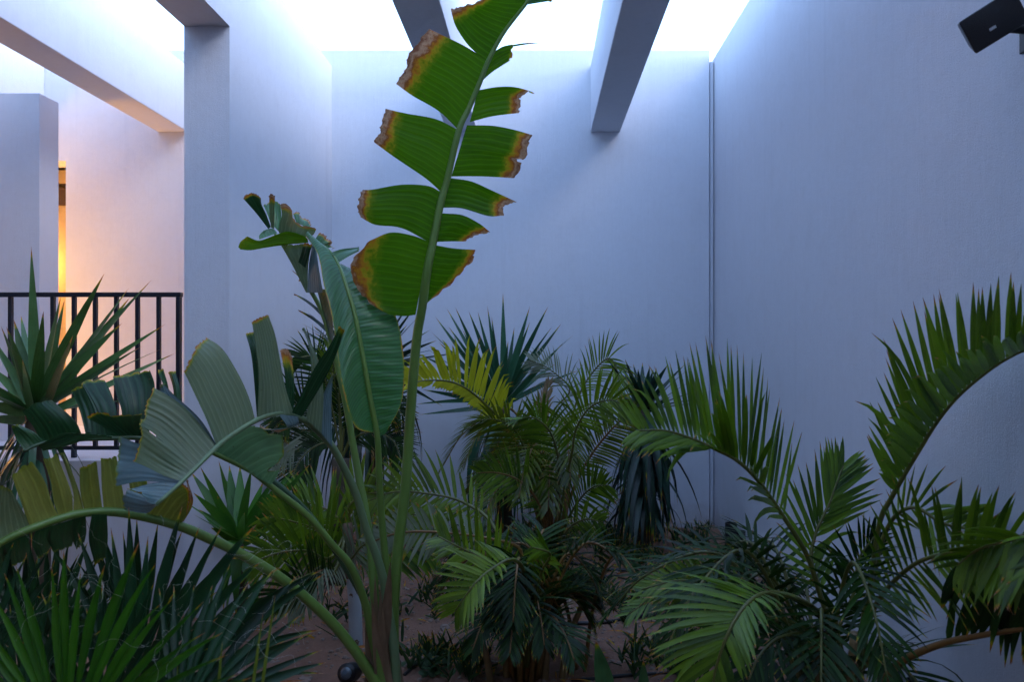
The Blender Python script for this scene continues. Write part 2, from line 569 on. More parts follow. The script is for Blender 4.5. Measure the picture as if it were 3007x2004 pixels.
# doorway niche with its timber frame, warmly lit
nr = thing('door', 'timber door in a warmly lit doorway beside the left pier', 'door', (DX0, YB, FLOOR))
boxobj('door_leaf', 'door_timber', (DX0, DX1, YB + .60, YB + .64, FLOOR, 1.45), nr)
boxobj('door_frame', 'door_timber', (DX0, DX1, YB + .56, YB + .66, 1.50, 1.62), nr)
boxobj('door_head', 'door_dark', (DX0, DX1, YB + .57, YB + .60, 1.30, 1.46), nr)
boxobj('reveal', 'wall_plaster', (DX0 - .1, DX0, YB + .25, YB + .7, FLOOR, 1.65), nr)
boxobj('reveal', 'wall_plaster', (DX1, DX1 + .1, YB + .25, YB + .7, FLOOR, 1.65), nr)
boxobj('reveal', 'wall_plaster', (DX0 - .1, DX1 + .1, YB + .251, YB + .9, 1.651, 1.75), nr)
boxobj('back_panel', 'door_timber', (DX0 - .1, DX1 + .1, YB + .7, YB + .9, FLOOR - .1, 1.651), nr)
boxobj('threshold', 'floor_screed', (DX0 - .1, DX1 + .1, YB, YB + .7, FLOOR - .1, FLOOR - .004), nr)
for hz in (0.80, 0.12):
    boxobj('hinge', 'black_plastic', (DX1 - .14, DX1 - .08, YB + .585, YB + .60, hz - .02, hz + .02), nr)

# lamps: one on the back wall farther left, one in the door recess; their glow colours the wall
def warm_lamp(label, x, y, z, yw, energy, size):
    wl = thing('wall_lamp', label, 'lamp', (x, yw, z))
    mm = MB(); mm.tube([Vector((x, yw - .07, z - .14)), Vector((x, yw - .07, z + .14))], .04, .04, 12)
    mm.build('glass', 'lamp_glow', wl)
    mm = MB(); mm.box(x - .05, x + .05, yw - .03, yw, z - .17, z + .17)
    mm.build('backplate', 'black_plastic', wl, smooth=False)
    ld = bpy.data.lights.new('wall_lamp_light', 'POINT')
    ld.energy = energy
    ld.color = (1.0, 0.42, 0.07)
    ld.shadow_soft_size = size
    lo = bpy.data.objects.new('wall_lamp_light', ld)
    COL.objects.link(lo)
    lo.parent = wl
    lo.location = Vector((x, y, z)) - Vector((x, yw, z))
warm_lamp('warm wall lamp beyond the left edge, behind the left pier', -5.35, YB - .62, 0.25, YB, 24, .2)
warm_lamp('warm lamp inside the door recess behind the left pier', -4.62, YB + .34, 0.75, YB + .59, 1.1, .08)

# ------------------------------------------------------------------ railing
RY = 4.85
rz0, rz1 = -0.62, 0.327
def RX(px): return (px * 1.278 - CX) / F * RY
rail = thing('railing', 'black metal railing with upright bars left of the middle pier', 'railing', (RX(0), RY, FLOOR))
boxobj('top_rail', 'rail_metal', (RX(-120), RX(418), RY - .02, RY + .02, rz1 - .028, rz1), rail, 0.003)
boxobj('bottom_rail', 'rail_metal', (RX(-120), RX(418), RY - .012, RY + .012, rz0 - .012, rz0 + .012), rail, 0.002)
boxobj('end_post', 'rail_metal', (RX(406.5), RX(415.5), RY - .018, RY + .018, FLOOR, rz1 - .028), rail, 0.002)
k = 0
px = 365.0
while px > -120:
    boxobj('baluster', 'rail_metal', (RX(px) - .0105, RX(px) + .0105, RY - .0115, RY + .0115, rz0 + .012, rz1 - .028), rail)
    px -= 48.6
for px in (170, 305, -20):
    boxobj('foot', 'rail_metal', (RX(px) - .012, RX(px) + .012, RY - .011, RY + .011, FLOOR, rz0 - .012), rail)

# ------------------------------------------------------------------ loudspeaker on the side wall
def speaker():
    dS = 2.22
    c = P(2921, 62, dS)
    base = Vector((XR, 2.38, c.z))
    t = thing('wall_speaker', 'small black loudspeaker tilted on a bracket high on the right wall', 'loudspeaker', tuple(base))
    # axes of the box: the front looks at the terrace and down
    n = Vector((-0.20, -0.93, -0.30)).normalized()
    ex = P(2984, 20, dS) - P(2884, 88, dS)
    ex = (ex - n * ex.dot(n)).normalized()
    ey = n.cross(ex)
    M = Matrix(((ex.x, ey.x, n.x, c.x), (ex.y, ey.y, n.y, c.y), (ex.z, ey.z, n.z, c.z), (0, 0, 0, 1)))
    W, H, D = 0.078, 0.052, 0.055
    mb = MB()
    # cabinet: front frame wider than the back
    fr = [Vector((s * W, q * H, 0)) for s, q in ((-1, -1), (1, -1), (1, 1), (-1, 1))]
    bk = [Vector((s * W * .72, q * H * .78, -2 * D)) for s, q in ((-1, -1), (1, -1), (1, 1), (-1, 1))]
    for p in fr + bk:
        mb.v.append(M @ p); mb.uv.append((0, 0)); mb.dry.append(0.); mb.rnd.append(.5)
    mb.f += [(0, 1, 2, 3), (7, 6, 5, 4), (0, 4, 5, 1), (1, 5, 6, 2), (2, 6, 7, 3), (3, 7, 4, 0)]
    mb.build('cabinet', 'black_plastic', t, smooth=False, bevel=0.006)
    rows, N = [], 8
    mb = MB()
    for i in range(N + 1):
        r = []
        for j in range(N + 1):
            a, b = (i / N * 2 - 1), (j / N * 2 - 1)
            r.append(M @ Vector((a * W * .95, b * H * .94, 0.003 + 0.007 * (1 - a * a) * (1 - b * b))))
        rows.append(r)
    mb.grid(rows)
    mb.build('grille', 'grille_black', t)
    mb = MB(); mb.box(-W * .30, -W * .08, -H * .30, -H * .16, 0.0095, 0.0125, M)
    mb.build('badge', 'badge_silver', t, smooth=False)
    mb = MB()
    pb = M @ Vector((W * .30, 0, -2 * D))
    mb.tube(catmull([pb, pb + Vector((.04, .05, .0)), Vector((XR - .03, pb.y + .10, pb.z + .01)), Vector((XR, pb.y + .10, pb.z + .01))], 10), .013, .013, 10)
    mb.build('bracket_arm', 'black_plastic', t)
    mb = MB(); mb.box(XR - .014, XR, pb.y + .055, pb.y + .145, pb.z - .05, pb.z + .07)
    mb.build('wall_plate', 'black_plastic', t, smooth=False, bevel=0.003)
speaker()

# ------------------------------------------------------------------ plant builders
def polyline(ps, u):
    """2-D smooth polyline sample"""
    m_ = len(ps)
    if m_ == 1:
        return ps[0]
    v = [Vector((a, b, 0)) for a, b in ps]
    if m_ == 2:
        q = v[0].lerp(v[1], u)
        return (q.x, q.y)
    t = u * (m_ - 1)
    k = min(int(t), m_ - 2)
    f = t - k
    p0 = v[k - 1] if k else v[0] * 2 - v[1]
    p1, p2 = v[k], v[k + 1]
    p3 = v[k + 2] if k + 2 < m_ else v[-1] * 2 - v[-2]
    q = 0.5 * ((2 * p1) + (p2 - p0) * f + (2 * p0 - 5 * p1 + 4 * p2 - p3) * f * f + (3 * p1 - p0 - 3 * p2 + p3) * f ** 3)
    return (q.x, q.y)


def segment(leaf, z, up, low, mat, d0, d1=None, tip=None, dz=0.0, dry=0.0, dryw=0.25, rag=4.0, nu=18, nv=24,
            wave=0.012, curl=0.0, name='leaf_segment', vdry=0.0, pleat=0.0020):
    """one strip of a torn leaf blade: outline up/low run from the midrib to the margin; d0,d1 depths at its two base ends"""
    d1 = d0 if d1 is None else d1
    up = [z(*p) for p in up]
    low = [z(*p) for p in low]
    tp = [z(*p) for p in tip] if tip else [up[-1], low[-1]]
    ph = random.random() * 6.28
    rn = random.random()
    jag = [random.uniform(-1, 1) for _ in range(nv + 1)]
    rows, uvs, dr = [], [], []
    blen = (P(*up[0], d0) - P(*low[0], d1)).length
    v_off = random.random() * 3
    for i in range(nu + 1):
        u = i / nu
        r, ru, rd = [], [], []
        a, b = polyline(up, u), polyline(low, u)
        for j in range(nv + 1):
            v = j / nv
            bs = (up[0][0] + (low[0][0] - up[0][0]) * v, up[0][1] + (low[0][1] - up[0][1]) * v)
            te = polyline(tp, v)
            c = [0, 0]
            for q in (0, 1):
                lin = ((1 - u) * (1 - v) * up[0][q] + (1 - u) * v * low[0][q] + u * (1 - v) * up[-1][q] + u * v * low[-1][q])
                c[q] = (1 - v) * a[q] + v * b[q] + (1 - u) * bs[q] + u * te[q] - lin
            if i == nu and 0 < j < nv:
                c[0] += jag[j] * rag
                c[1] += jag[j - 1] * rag
            dm = d0 + (d1 - d0) * v
            dep = dm + dz * u ** 1.4 + wave * math.sin(v * 5.0 + ph + u * 1.5) * u + pleat * (math.sin(j * 1.5708) * .6 + jag[j] * .8) * min(1, u * 3) * (1 - .4 * u)
            if u > 0.8:
                dep += curl * ((u - 0.8) / 0.2) ** 2
            r.append(wall_limit(P(c[0], c[1], dep)))
            ru.append((u, v * max(blen, 0.05) + v_off))
            e = max(0.0, (u - (1 - dryw)) / dryw) * dry
            if vdry:
                e = max(e, vdry * max(0, (v - .8) / .2), 0)
            rd.append(e)
        rows.append(r); uvs.append(ru); dr.append(rd)
    mb = MB()
    mb.grid(rows, uvs, dr, rn)
    return mb.build(name, mat, leaf)


def stalk(root, z, lst, r0, r1, mat, n=40, name='leaf', sides=10, flat=1.0):
    """petiole and midrib of a large leaf as one tube; lst in (x,y,d)"""
    mb = MB()
    mb.tube(catmull(pts(z, lst) if z else lst, n), r0, r1, sides, flat=flat)
    return mb.build(name, mat, root)


def sword(mb, B, T, w, bend=0.0, roll=0.0, fold=0.18, n=8, rnd=None, dry=0.0, wide=0.3, ref=None, kink=None):
    """stiff sword leaf from B to T; bend lifts (+) or drops (-) its middle"""
    ln = (T - B).length
    mid = (B + T) * 0.5 + Vector((0, 0, 1)) * bend * ln + (kink or Vector((0, 0, 0)))
    ps = [(B * (1 - t) ** 2 + mid * 2 * t * (1 - t) + T * t * t) for t in [i / n for i in range(n + 1)]]
    rows, uvs, dr = [], [], []
    rn = random.random() if rnd is None else rnd
    for i, p in enumerate(ps):
        t = i / n
        tan = (ps[min(i + 1, n)] - ps[max(i - 1, 0)]).normalized()
        vd = ref if ref is not None else Vector((0, -1, 0.15))
        s = tan.cross(vd)
        s = s.normalized() if s.length > 1e-4 else Vector((1, 0, 0))
        nn = s.cross(tan)
        s = s * math.cos(roll) + nn * math.sin(roll)
        nn = s.cross(tan)
        if t < wide:
            ww = 0.55 + 0.45 * math.sin(t / wide * math.pi / 2)
        else:
            ww = (1 - ((t - wide) / (1 - wide)) ** 1.5)
        ww = max(ww, 0.012) * w * 0.5
        rows.append([wall_limit(p - s * ww), wall_limit(p - nn * fold * ww), wall_limit(p + s * ww)])
        uvs.append([(t * 2, -w * 3), (t * 2, 0.0), (t * 2, w * 3)])
        e = max(0, (t - 0.86) / 0.14) * 0.9 if dry <= 0 else min(1, dry + t * .3)
        dr.append([e] * 3)
    mb.grid(rows, uvs, dr, rn)


def leaflet(mb, b, d, wd, L, w, droop, fold=0.22, n=6, dryt=0.0, hook=0.0, rnd=None):
    """palm leaflet from b along d; wd = width direction"""
    rows, uvs, dr = [], [], []
    rn = random.random() if rnd is None else rnd
    p = b.copy()
    dd = d.copy()
    step = L / n
    for i in range(n + 1):
        t = i / n
        s = (wd - dd * wd.dot(dd))
        s = s.normalized() if s.length > 1e-5 else dd.orthogonal().normalized()
        nn = s.cross(dd)
        if t < 0.16:
            ww = 0.40 + 0.60 * math.sin(t / .16 * math.pi / 2)
        elif t < 0.5:
            ww = 1.0
        else:
            ww = (1 - ((t - .5) / .5) ** 1.5)
        ww = max(ww, 0.03) * w * .45
        rows.append([wall_limit(p - s * ww), wall_limit(p + nn * fold * ww), wall_limit(p + s * ww)])
        uvs.append([(t * 2, -w * 4), (t * 2, 0.0), (t * 2, w * 4)])
        e = dryt if dryt > 0.6 else max(0, (t - (1 - dryt)) / max(dryt, .01)) * 0.9 if dryt > 0 else 0
        dr.append([e] * 3)
        p = p + dd * step
        g = droop * step / max(L, 1e-4) * (0.4 + 1.6 * t)
        if hook and t > 0.62:
            g += hook * step / L * 6
        dd = (dd + Vector((0, 0, -1)) * g).normalized()
    mb.grid(rows, uvs, dr, rn)


def frond(root, ctrl, n, L, w, A, B, a0=62, a1=28, droop=0.35, mat='areca_green', rach='rachis_olive', one=False, t0=0.18,
          rr=(0.012, 0.003), drytip=0.10, prof=None, hook=0.0, LB=1.0, jit=0.10, dead=0.0, dead_mat=None, nsamp=40, name='frond', fold=.22, ab=None, B1=None, hA=1.0):
    """pinnate palm frond. ctrl: world points of the rachis; A, B: directions of its two leaflet rows"""
    ps = catmull(ctrl, nsamp)
    for p in ps:
        wall_limit(p, 0.05)
    mb = MB()
    mb.tube(ps, rr[0], rr[1], 7)
    fr = mb.build(name, rach, root)
    prof = prof or (lambda t: (0.45 + 0.55 * min(1, t / .3)) * (1 - 0.62 * max(0, (t - .35) / .65) ** 1.4))
    joined = MB()
    A, B = Vector(A).normalized(), Vector(B).normalized()
    for i in range(n):
        t = (i + .5) / n
        s = t0 + (1 - t0) * t
        f = s * (nsamp - 1)
        kk = min(int(f), nsamp - 2)
        p = ps[kk].lerp(ps[kk + 1], f - kk)
        T = (ps[min(kk + 2, nsamp - 1)] - ps[max(kk - 1, 0)]).normalized()
        ang = math.radians(a0 + (a1 - a0) * t ** 1.1)
        for side, D in ((0, A), (1, B if B1 is None else B.lerp(Vector(B1).normalized(), max(0, t - .35) / .65))):
            if random.random() < .045:
                continue
            bent = 3.5 if random.random() < .06 else 1.0
            aa = (math.radians(ab[0] + (ab[1] - ab[0]) * t) if ab and side else ang) * random.uniform(1 - jit, 1 + jit)
            q = (D - T * D.dot(T))
            if q.length < 1e-4:
                continue
            q = (q.normalized() + Vector([random.uniform(-1, 1) * jit for _ in range(3)]))
            q = (q - T * q.dot(T)).normalized()
            d = T * math.cos(aa) + q * math.sin(aa)
            ll = L * prof(t) * random.uniform(.9, 1.08) * (LB if side else 1)
            ww = w * (0.75 + .25 * prof(t)) * random.uniform(.85, 1.1)
            tgt = MB() if one else joined
            isdead = random.random() < dead
            leaflet(tgt, p + d * rr[1], d, T, ll, ww, max(droop, .12 * (bent - 1)) * random.uniform(.6, 1.4) * bent, fold,
                    dryt=(random.uniform(.04, .04 + drytip * 2) if random.random() < .8 else 0), hook=hook * random.uniform(.3, 1.3) * (1 if side else hA))
            if one:
                tgt.build('leaflet', dead_mat if isdead and dead_mat else mat, fr)
    if not one:
        joined.build('leaflets', mat, fr, kind='stuff')
    return fr


def areca_random(root, base, n, H, spread, L, w, mat, rach, seed, nl=22, dirs=None, droop=.5, top=None):
    """extra arching fronds growing from a clump's base"""
    rs = random.Random(seed)
    for i in range(n):
        a = (dirs[i] if dirs else rs.uniform(0, 360))
        ax = Vector((math.cos(math.radians(a)), math.sin(math.radians(a)), 0))
        h = H * rs.uniform(.6, 1.1)
        sp = spread * rs.uniform(.55, 1.15)
        b = Vector(base) + ax * rs.uniform(.0, .07)
        c = [b, b + ax * sp * .18 + Vector((0, 0, h * .55)), b + ax * sp * .55 + Vector((0, 0, h * .95)),
             b + ax * sp * .95 + Vector((0, 0, h * (.85)))]
        c.append(c[-1] + ax * sp * .25 + Vector((0, 0, -h * .22)))
        sd = Vector((-ax.y, ax.x, 0))
        frond(root, c, nl, L * rs.uniform(.85, 1.1), w, sd + Vector((0, 0, .45)), -sd + Vector((0, 0, .45)), 60, 28, droop, mat, rach,
              t0=.32, rr=(.011, .003))

# ================================================================== the tall bird-of-paradise clump
SB = on_ground(Z1, 885, 1600)
SB = Vector((SB.x, 3.50, GROUND))
strel = thing('bird_of_paradise', 'tall banana-like plant with torn paddle leaves and thick stalks, centre of the bed', 'plant', tuple(SB))

# -- tallest leaf, torn, brown margins
D1 = 3.32
leafA = stalk(strel, Z3, [(252, 3260, 3.52), (242, 2873, 3.50), (262, 2554, 3.48), (300, 2234, 3.46), (322, 1900, 3.44), (350, 1568, 3.40), (375, 1420, 3.36), (400, 1240, D1), (425, 1120, D1), (460, 940, D1),
                          (490, 830, D1), (545, 600, 3.30), (590, 500, 3.30), (640, 380, 3.29), (680, 280, 3.28), (750, 150, 3.27), (850, 20, 3.25),
                          (905, -60, 3.24), (960, -160, 3.22)], .026, .005, 'stalk_green', 70)
leafA['label'] = 'tallest leaf, upright, torn into strips with brown margins'
sg = lambda *a, **k: segment(leafA, Z3, *a, **k)
g = 'banana_green'
sg([(955, -150), (860, -150), (760, -120)], [(668, 278), (590, 210), (530, 120), (508, 45)], g, 3.24, 3.28, tip=[(760, -120), (650, 0), (560, 25), (508, 45)], dz=-.05, dry=.85, dryw=.44)
sg([(672, 272), (560, 205), (408, 132)], [(545, 600), (450, 510), (330, 440), (255, 385)], g, 3.28, 3.30, tip=[(408, 132), (365, 190), (310, 255), (300, 310), (255, 385)], dz=-.10, dry=1.0, dryw=.44, curl=.03)
sg([(545, 600), (440, 550), (300, 525), (205, 505)], [(463, 885), (390, 820), (250, 725), (155, 655)], g, 3.30, D1, tip=[(207, 500), (188, 560), (178, 610), (155, 655)], dz=-.08, dry=1.0, dryw=.38, curl=.04)
sg([(465, 885), (400, 855), (280, 850), (150, 872), (100, 874)], [(408, 1115), (280, 1050), (160, 1035), (92, 1000)], g, D1, D1, tip=[(100, 874), (84, 910), (80, 960), (92, 1000)], dz=-.10, dry=1.0, dryw=.36, curl=.05)
sg([(410, 1114), (330, 1085), (230, 1072), (135, 1110)], [(345, 1450), (290, 1456), (220, 1446), (150, 1408)], g, D1, 3.36, tip=[(135, 1108), (78, 1165), (50, 1240), (85, 1340), (150, 1408)], dz=-.06, dry=.78, dryw=.46, curl=.02)
sg([(905, -60), (940, -30), (972, 0)], [(850, 22), (890, 15), (960, 4)], 'banana_blue', 3.24, 3.25, dz=.05, dry=.6)
sg([(702, 240), (745, 215), (790, 205)], [(648, 375), (700, 330), (780, 278)], g, 3.28, 3.29, tip=[(790, 203), (788, 240), (780, 278)], dz=.07, dry=.6, dryw=.15)
sg([(788, 206), (850, 197), (912, 196)], [(783, 216), (850, 205), (905, 199)], g, 3.35, 3.35, dry=1.0, dryw=.95, nv=3, rag=0)
sg([(632, 415), (720, 400), (800, 400), (872, 418)], [(595, 562), (700, 535), (820, 520)], g, 3.29, 3.30, tip=[(872, 418), (830, 440), (824, 480), (820, 520)], dz=.06, dry=.95, dryw=.34)
sg([(868, 418), (885, 424), (898, 434)], [(868, 424), (880, 430), (890, 430)], g, 3.36, 3.36, dry=1.0, dryw=1.0, nv=2, nu=5, rag=0)
sg([(582, 576), (700, 580), (800, 600), (884, 626)], [(510, 812), (650, 812), (800, 820)], g, 3.30, D1, tip=[(884, 622), (862, 670), (850, 725), (812, 735), (832, 765), (800, 820)], dz=.05, dry=1.0, dryw=.36, curl=-.03)
sg([(508, 820), (600, 835), (700, 880), (806, 930)], [(470, 956), (560, 960), (680, 995), (748, 992)], g, D1, D1, tip=[(812, 930), (765, 940), (745, 960), (748, 992)], dz=.06, dry=.95, dryw=.36, curl=-.02)
sg([(468, 982), (560, 990), (640, 1030), (690, 1070)], [(437, 1114), (500, 1112), (575, 1112)], g, D1, D1, tip=[(690, 1070), (620, 1080), (575, 1112)], dz=.05, dry=.85, dryw=.42)
sg([(433, 1128), (520, 1145), (620, 1153)], [(384, 1408), (388, 1406), (394, 1400)], g, D1, 3.35, tip=[(621, 1150), (600, 1205), (540, 1275), (460, 1345), (394, 1400)], dz=.05, dry=.8, dryw=.36)

# -- second leaf, whole blade, hanging over at the top
leafB = stalk(strel, Z2, [(976, 2750, 3.52), (968, 2450, 3.50), (948, 2200, 3.47), (925, 1980, 3.44), (905, 1746, 3.40), (895, 1568, 3.36), (885, 1365, 3.32), (850, 1180, 3.30),
                          (810, 950, 3.29), (770, 740, 3.30), (722, 580, 3.33), (690, 490, 3.38), (640, 412, 3.45), (545, 345, 3.55)], .020, .004, 'stalk_green', 60)
leafB['label'] = 'whole unbroken leaf with pale midrib, tip bent over'
b_ = 'banana_blue'
def half(leaf, z, mids, margins, mat, dmid, dmar, dry=.5, dryw=.14, nseg=7, side=1):
    """unbroken blade half between a midrib polyline and a margin polyline"""
    nv_, nu_ = 60, 14
    rows, uvs, dr = [], [], []
    ml = 0.0
    prev = None
    for j in range(nv_ + 1):
        v = j / nv_
        m0 = polyline([z(*p) for p in mids], v)
        m1 = polyline([z(*p) for p in margins], v)
        dm = polyline([(q, 0) for q in dmid], v)[0]
        de = polyline([(q, 0) for q in dmar], v)[0]
        q = P(*m0, dm)
        if prev is not None:
            ml += (q - prev).length
        prev = q
        r, ru, rd = [], [], []
        for i in range(nu_ + 1):
            u = i / nu_
            x = m0[0] + (m1[0] - m0[0]) * u
            y = m0[1] + (m1[1] - m0[1]) * u - 14 * math.sin(u * math.pi) * side
            dep = dm + (de - dm) * u ** 1.3 + .004 * math.sin(j * 1.9) * math.sin(u * 3.14) + .012 * math.sin(v * 9 + u * 3) * u
            r.append(P(x, y, dep))
            ru.append((u, ml - 0.03 * u))
            rd.append(max(0, (u - (1 - dryw)) / dryw) * dry * (.5 + .5 * math.sin(v * 17) ** 2 + .2))
        rows.append(r); uvs.append(ru); dr.append(rd)
    mb = MB(); mb.grid(rows, uvs, dr, .5)
    return mb.build('leaf_blade', mat, leaf)
half(leafB, Z2, [(885, 1365), (850, 1180), (810, 950), (770, 740), (722, 580), (690, 490), (640, 412), (535, 340)],
     [(862, 1345), (770, 1310), (712, 1130), (684, 960), (655, 760), (612, 590), (580, 430), (518, 335)], b_,
     [3.32, 3.30, 3.29, 3.30, 3.33, 3.38, 3.45, 3.55], [3.30, 3.22, 3.20, 3.22, 3.27, 3.33, 3.42, 3.53], .55, .10)
half(leafB, Z2, [(885, 1365), (850, 1180), (810, 950), (770, 740), (722, 580), (690, 490)],
     [(925, 1352), (1008, 1190), (1022, 980), (975, 735), (840, 560), (700, 478)], b_,
     [3.32, 3.30, 3.29, 3.30, 3.33, 3.38], [3.31, 3.34, 3.36, 3.38, 3.42, 3.46], .55, .07, side=0)
segment(leafB, ZC, [(1690, 1000), (1850, 950), (2100, 925)], [(1790, 1165), (1950, 1065), (2110, 985)], b_, 3.42, 3.40, dz=.08, dry=.2)
segment(leafB, ZC, [(1325, 795), (1250, 740), (1020, 680), (800, 745), (580, 820), (400, 755)], [(1335, 852), (1000, 884), (700, 925), (450, 968), (290, 955)], 'banana_green', 3.55, 3.55,
        tip=[(400, 755), (300, 830), (262, 910), (290, 955)], dz=-.12, dry=.35, dryw=.3, nu=24, rag=1)
segment(leafB, ZC, [(860, 705), (800, 640), (740, 634)], [(585, 800), (582, 740), (650, 665)], b_, 3.58, 3.52, dz=.05, nu=8, nv=8, rag=0)

# -- third leaf behind, crinkled and curled
leafC = stalk(strel, Z2, [(930, 2750, 3.54), (885, 2457, 3.56), (866, 2101, 3.58), (838, 1835, 3.62), (790, 1568, 3.66), (760, 1400, 3.68), (715, 1150, 3.70), (650, 880, 3.72), (600, 720, 3.73), (530, 590, 3.74),
                          (480, 480, 3.75), (400, 370, 3.76), (345, 310, 3.78)], .024, .005, 'stalk_green', 60)
leafC['label'] = 'crinkled leaf behind with curled pinkish brown margin'
sc_ = lambda *a, **k: segment(leafC, ZC, *a, **k)
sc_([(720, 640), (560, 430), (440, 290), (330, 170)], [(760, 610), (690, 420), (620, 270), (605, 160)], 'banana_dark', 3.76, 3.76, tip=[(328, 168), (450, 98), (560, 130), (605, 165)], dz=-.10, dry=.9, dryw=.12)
sc_([(762, 620), (740, 400), (735, 140)], [(812, 640), (815, 400), (822, 150)], 'banana_grey', 3.74, 3.74, tip=[(735, 140), (770, 100), (822, 150)], dz=-.14, dry=1.0, dryw=.32)
sc_([(750, 540), (700, 400), (645, 280)], [(880, 680), (920, 480), (910, 268)], b_, 3.79, 3.79, tip=[(645, 280), (760, 230), (840, 222), (910, 268)], dz=.05, dry=.4, dryw=.08)
sc_([(880, 700), (900, 540), (930, 420), (905, 272)], [(1350, 770), (1420, 720), (1458, 645)], 'banana_grey', 3.72, 3.72, tip=[(905, 272), (990, 258), (1080, 340), (1090, 450), (1160, 545), (1280, 600), (1400, 608), (1458, 645)],
    dz=-.16, dry=.95, dryw=.34, nu=18, nv=22, wave=.03, rag=2)
sc_([(1150, 540), (1120, 460), (1098, 400)], [(1330, 630), (1360, 610), (1372, 598)], b_, 3.80, 3.80, tip=[(1098, 402), (1180, 375), (1220, 460), (1330, 508), (1372, 598)], dz=.04, dry=.9, dryw=.35)
sc_([(1380, 880), (1440, 800), (1500, 700)], [(1600, 940), (1690, 925), (1758, 950)], b_, 3.66, 3.66, tip=[(1500, 700), (1580, 720), (1620, 790), (1695, 832), (1660, 880), (1758, 950)], dz=.03, dry=.9, dryw=.35)
sc_([(1300, 1620), (1100, 1220), (915, 890)], [(1325, 1620), (1335, 1200), (1385, 880)], 'banana_grey', 3.70, 3.69, dz=-.02, dry=.3, wave=.02)
sc_([(1320, 1620), (1345, 1200), (1390, 890)], [(1560, 1620), (1490, 1200), (1460, 950)], 'banana_steel', 3.66, 3.60, dz=.03, dry=.1)
sc_([(1180, 1150), (1230, 1000), (1260, 870)], [(1290, 1240), (1340, 1060), (1400, 880)], 'banana_dark', 3.66, 3.65, dz=-.02, dry=.7)
segment(leafC, Z2, [(640, 860), (605, 720), (570, 590)], [(660, 880), (655, 760), (625, 620)], 'banana_dark', 3.72, 3.62, dz=.0, dry=.3)
for a, b in (((600, 720), (460, 632)), ((622, 800), (478, 714)), ((640, 870), (560, 800)), ((560, 620), (445, 508)), ((530, 590), (485, 560))):
    segment(leafC, Z2, [a, ((a[0] + b[0]) / 2 - 4, (a[1] + b[1]) / 2 - 12), b], [(a[0] + 12, a[1] + 40), ((a[0] + b[0]) / 2 + 14, (a[1] + b[1]) / 2 + 18), (b[0] + 6, b[1] + 8)], 'banana_steel', 3.72, 3.73, dz=.08, dry=.8, dryw=.4, nu=8, nv=3)

# -- fourth leaf arching over to the left, greyish underside
leafD = stalk(strel, Z4, [(2290, 2750, 3.48), (2268, 2372, 3.44), (2238, 2172, 3.42), (2207, 1972, 3.39), (2168, 1833, 3.36), (2107, 1672, 3.32), (2048, 1472, 3.27), (1976, 1317, 3.20), (1909, 1196, 3.14), (1829, 1107, 3.07), (1746, 1045, 3.0), (1650, 1010, 2.94), (1560, 1015, 2.88),
                          (1450, 1062, 2.80), (1300, 1158, 2.70), (1200, 1250, 2.62), (1050, 1400, 2.52), (900, 1535, 2.45)], .022, .006, 'stalk_grey', 70)
leafD['label'] = 'leaf arching over to the left with grey green underside'
sd_ = lambda *a, **k: segment(leafD, Z4, *a, **k)
gr_ = 'banana_grey'
sd_([(1470, 1055), (1440, 940), (1380, 800), (1280, 640), (1180, 570)], [(1245, 1195), (1190, 1050), (1120, 900), (1060, 775)], gr_, 2.81, 2.66, tip=[(1182, 568), (1120, 645), (1060, 770)], dz=-.06, dry=.65, dryw=.08, nu=22, nv=32)
sd_([(1250, 1195), (1150, 1040), (1000, 900), (945, 842)], [(1200, 1245), (1050, 1120), (930, 950), (925, 850)], 'banana_steel', 2.70, 2.66, dz=.06, dry=.3, dryw=.1)
sd_([(1250, 1205), (1100, 1010), (980, 915), (882, 862)], [(1110, 1335), (1000, 1230), (880, 1120), (800, 1070)], gr_, 2.66, 2.57, tip=[(882, 860), (845, 950), (832, 1020), (800, 1072)], dz=-.05, dry=.6, dryw=.08, nu=22, nv=28)
sd_([(1130, 1320), (1000, 1220), (880, 1130), (802, 1068)], [(1040, 1400), (950, 1370), (850, 1320), (765, 1282)], gr_, 2.58, 2.53, tip=[(802, 1068), (815, 1140), (790, 1220), (765, 1284)], dz=-.09, dry=.6, dryw=.08, nu=20, nv=24)
sd_([(1100, 1345), (900, 1230), (690, 1142)], [(1020, 1420), (830, 1400), (662, 1430)], 'banana_steel', 2.60, 2.55, tip=[(690, 1142), (678, 1250), (670, 1340), (662, 1430)], dz=.07, dry=.35, dryw=.07, nu=20, nv=28)
sd_([(1030, 1415), (900, 1408), (735, 1448)], [(905, 1535), (850, 1520), (815, 1470)], 'banana_steel', 2.52, 2.45, dz=-.06, dry=.5, dryw=.1)
sd_([(930, 1510), (860, 1490), (740, 1450)], [(895, 1545), (840, 1580), (730, 1560)], 'banana_steel', 2.48, 2.45, tip=[(740, 1450), (708, 1490), (715, 1550), (735, 1570)], dz=.09, dry=.2, dryw=.1)
sd_([(1480, 1050), (1490, 800), (1475, 650), (1450, 480)], [(1690, 1008), (1640, 850), (1590, 580), (1545, 442)], gr_, 2.82, 2.95, tip=[(1450, 482), (1495, 462), (1545, 442)], dz=-.04, dry=.7, dryw=.06, nu=22, nv=24)
sd_([(1480, 1040), (1450, 700), (1415, 552)], [(1520, 1030), (1490, 700), (1460, 545)], 'banana_dark', 2.86, 2.88, dz=.06, dry=.6, dryw=.08)
sd_([(1640, 1000), (1640, 800), (1612, 645)], [(1690, 1010), (1695, 850), (1680, 690)], 'banana_dark', 2.96, 3.0, tip=[(1612, 645), (1650, 640), (1680, 690)], dz=.04, dry=.8, dryw=.5)
se_ = lambda *a, **k: segment(leafD, Z2, *a, **k)
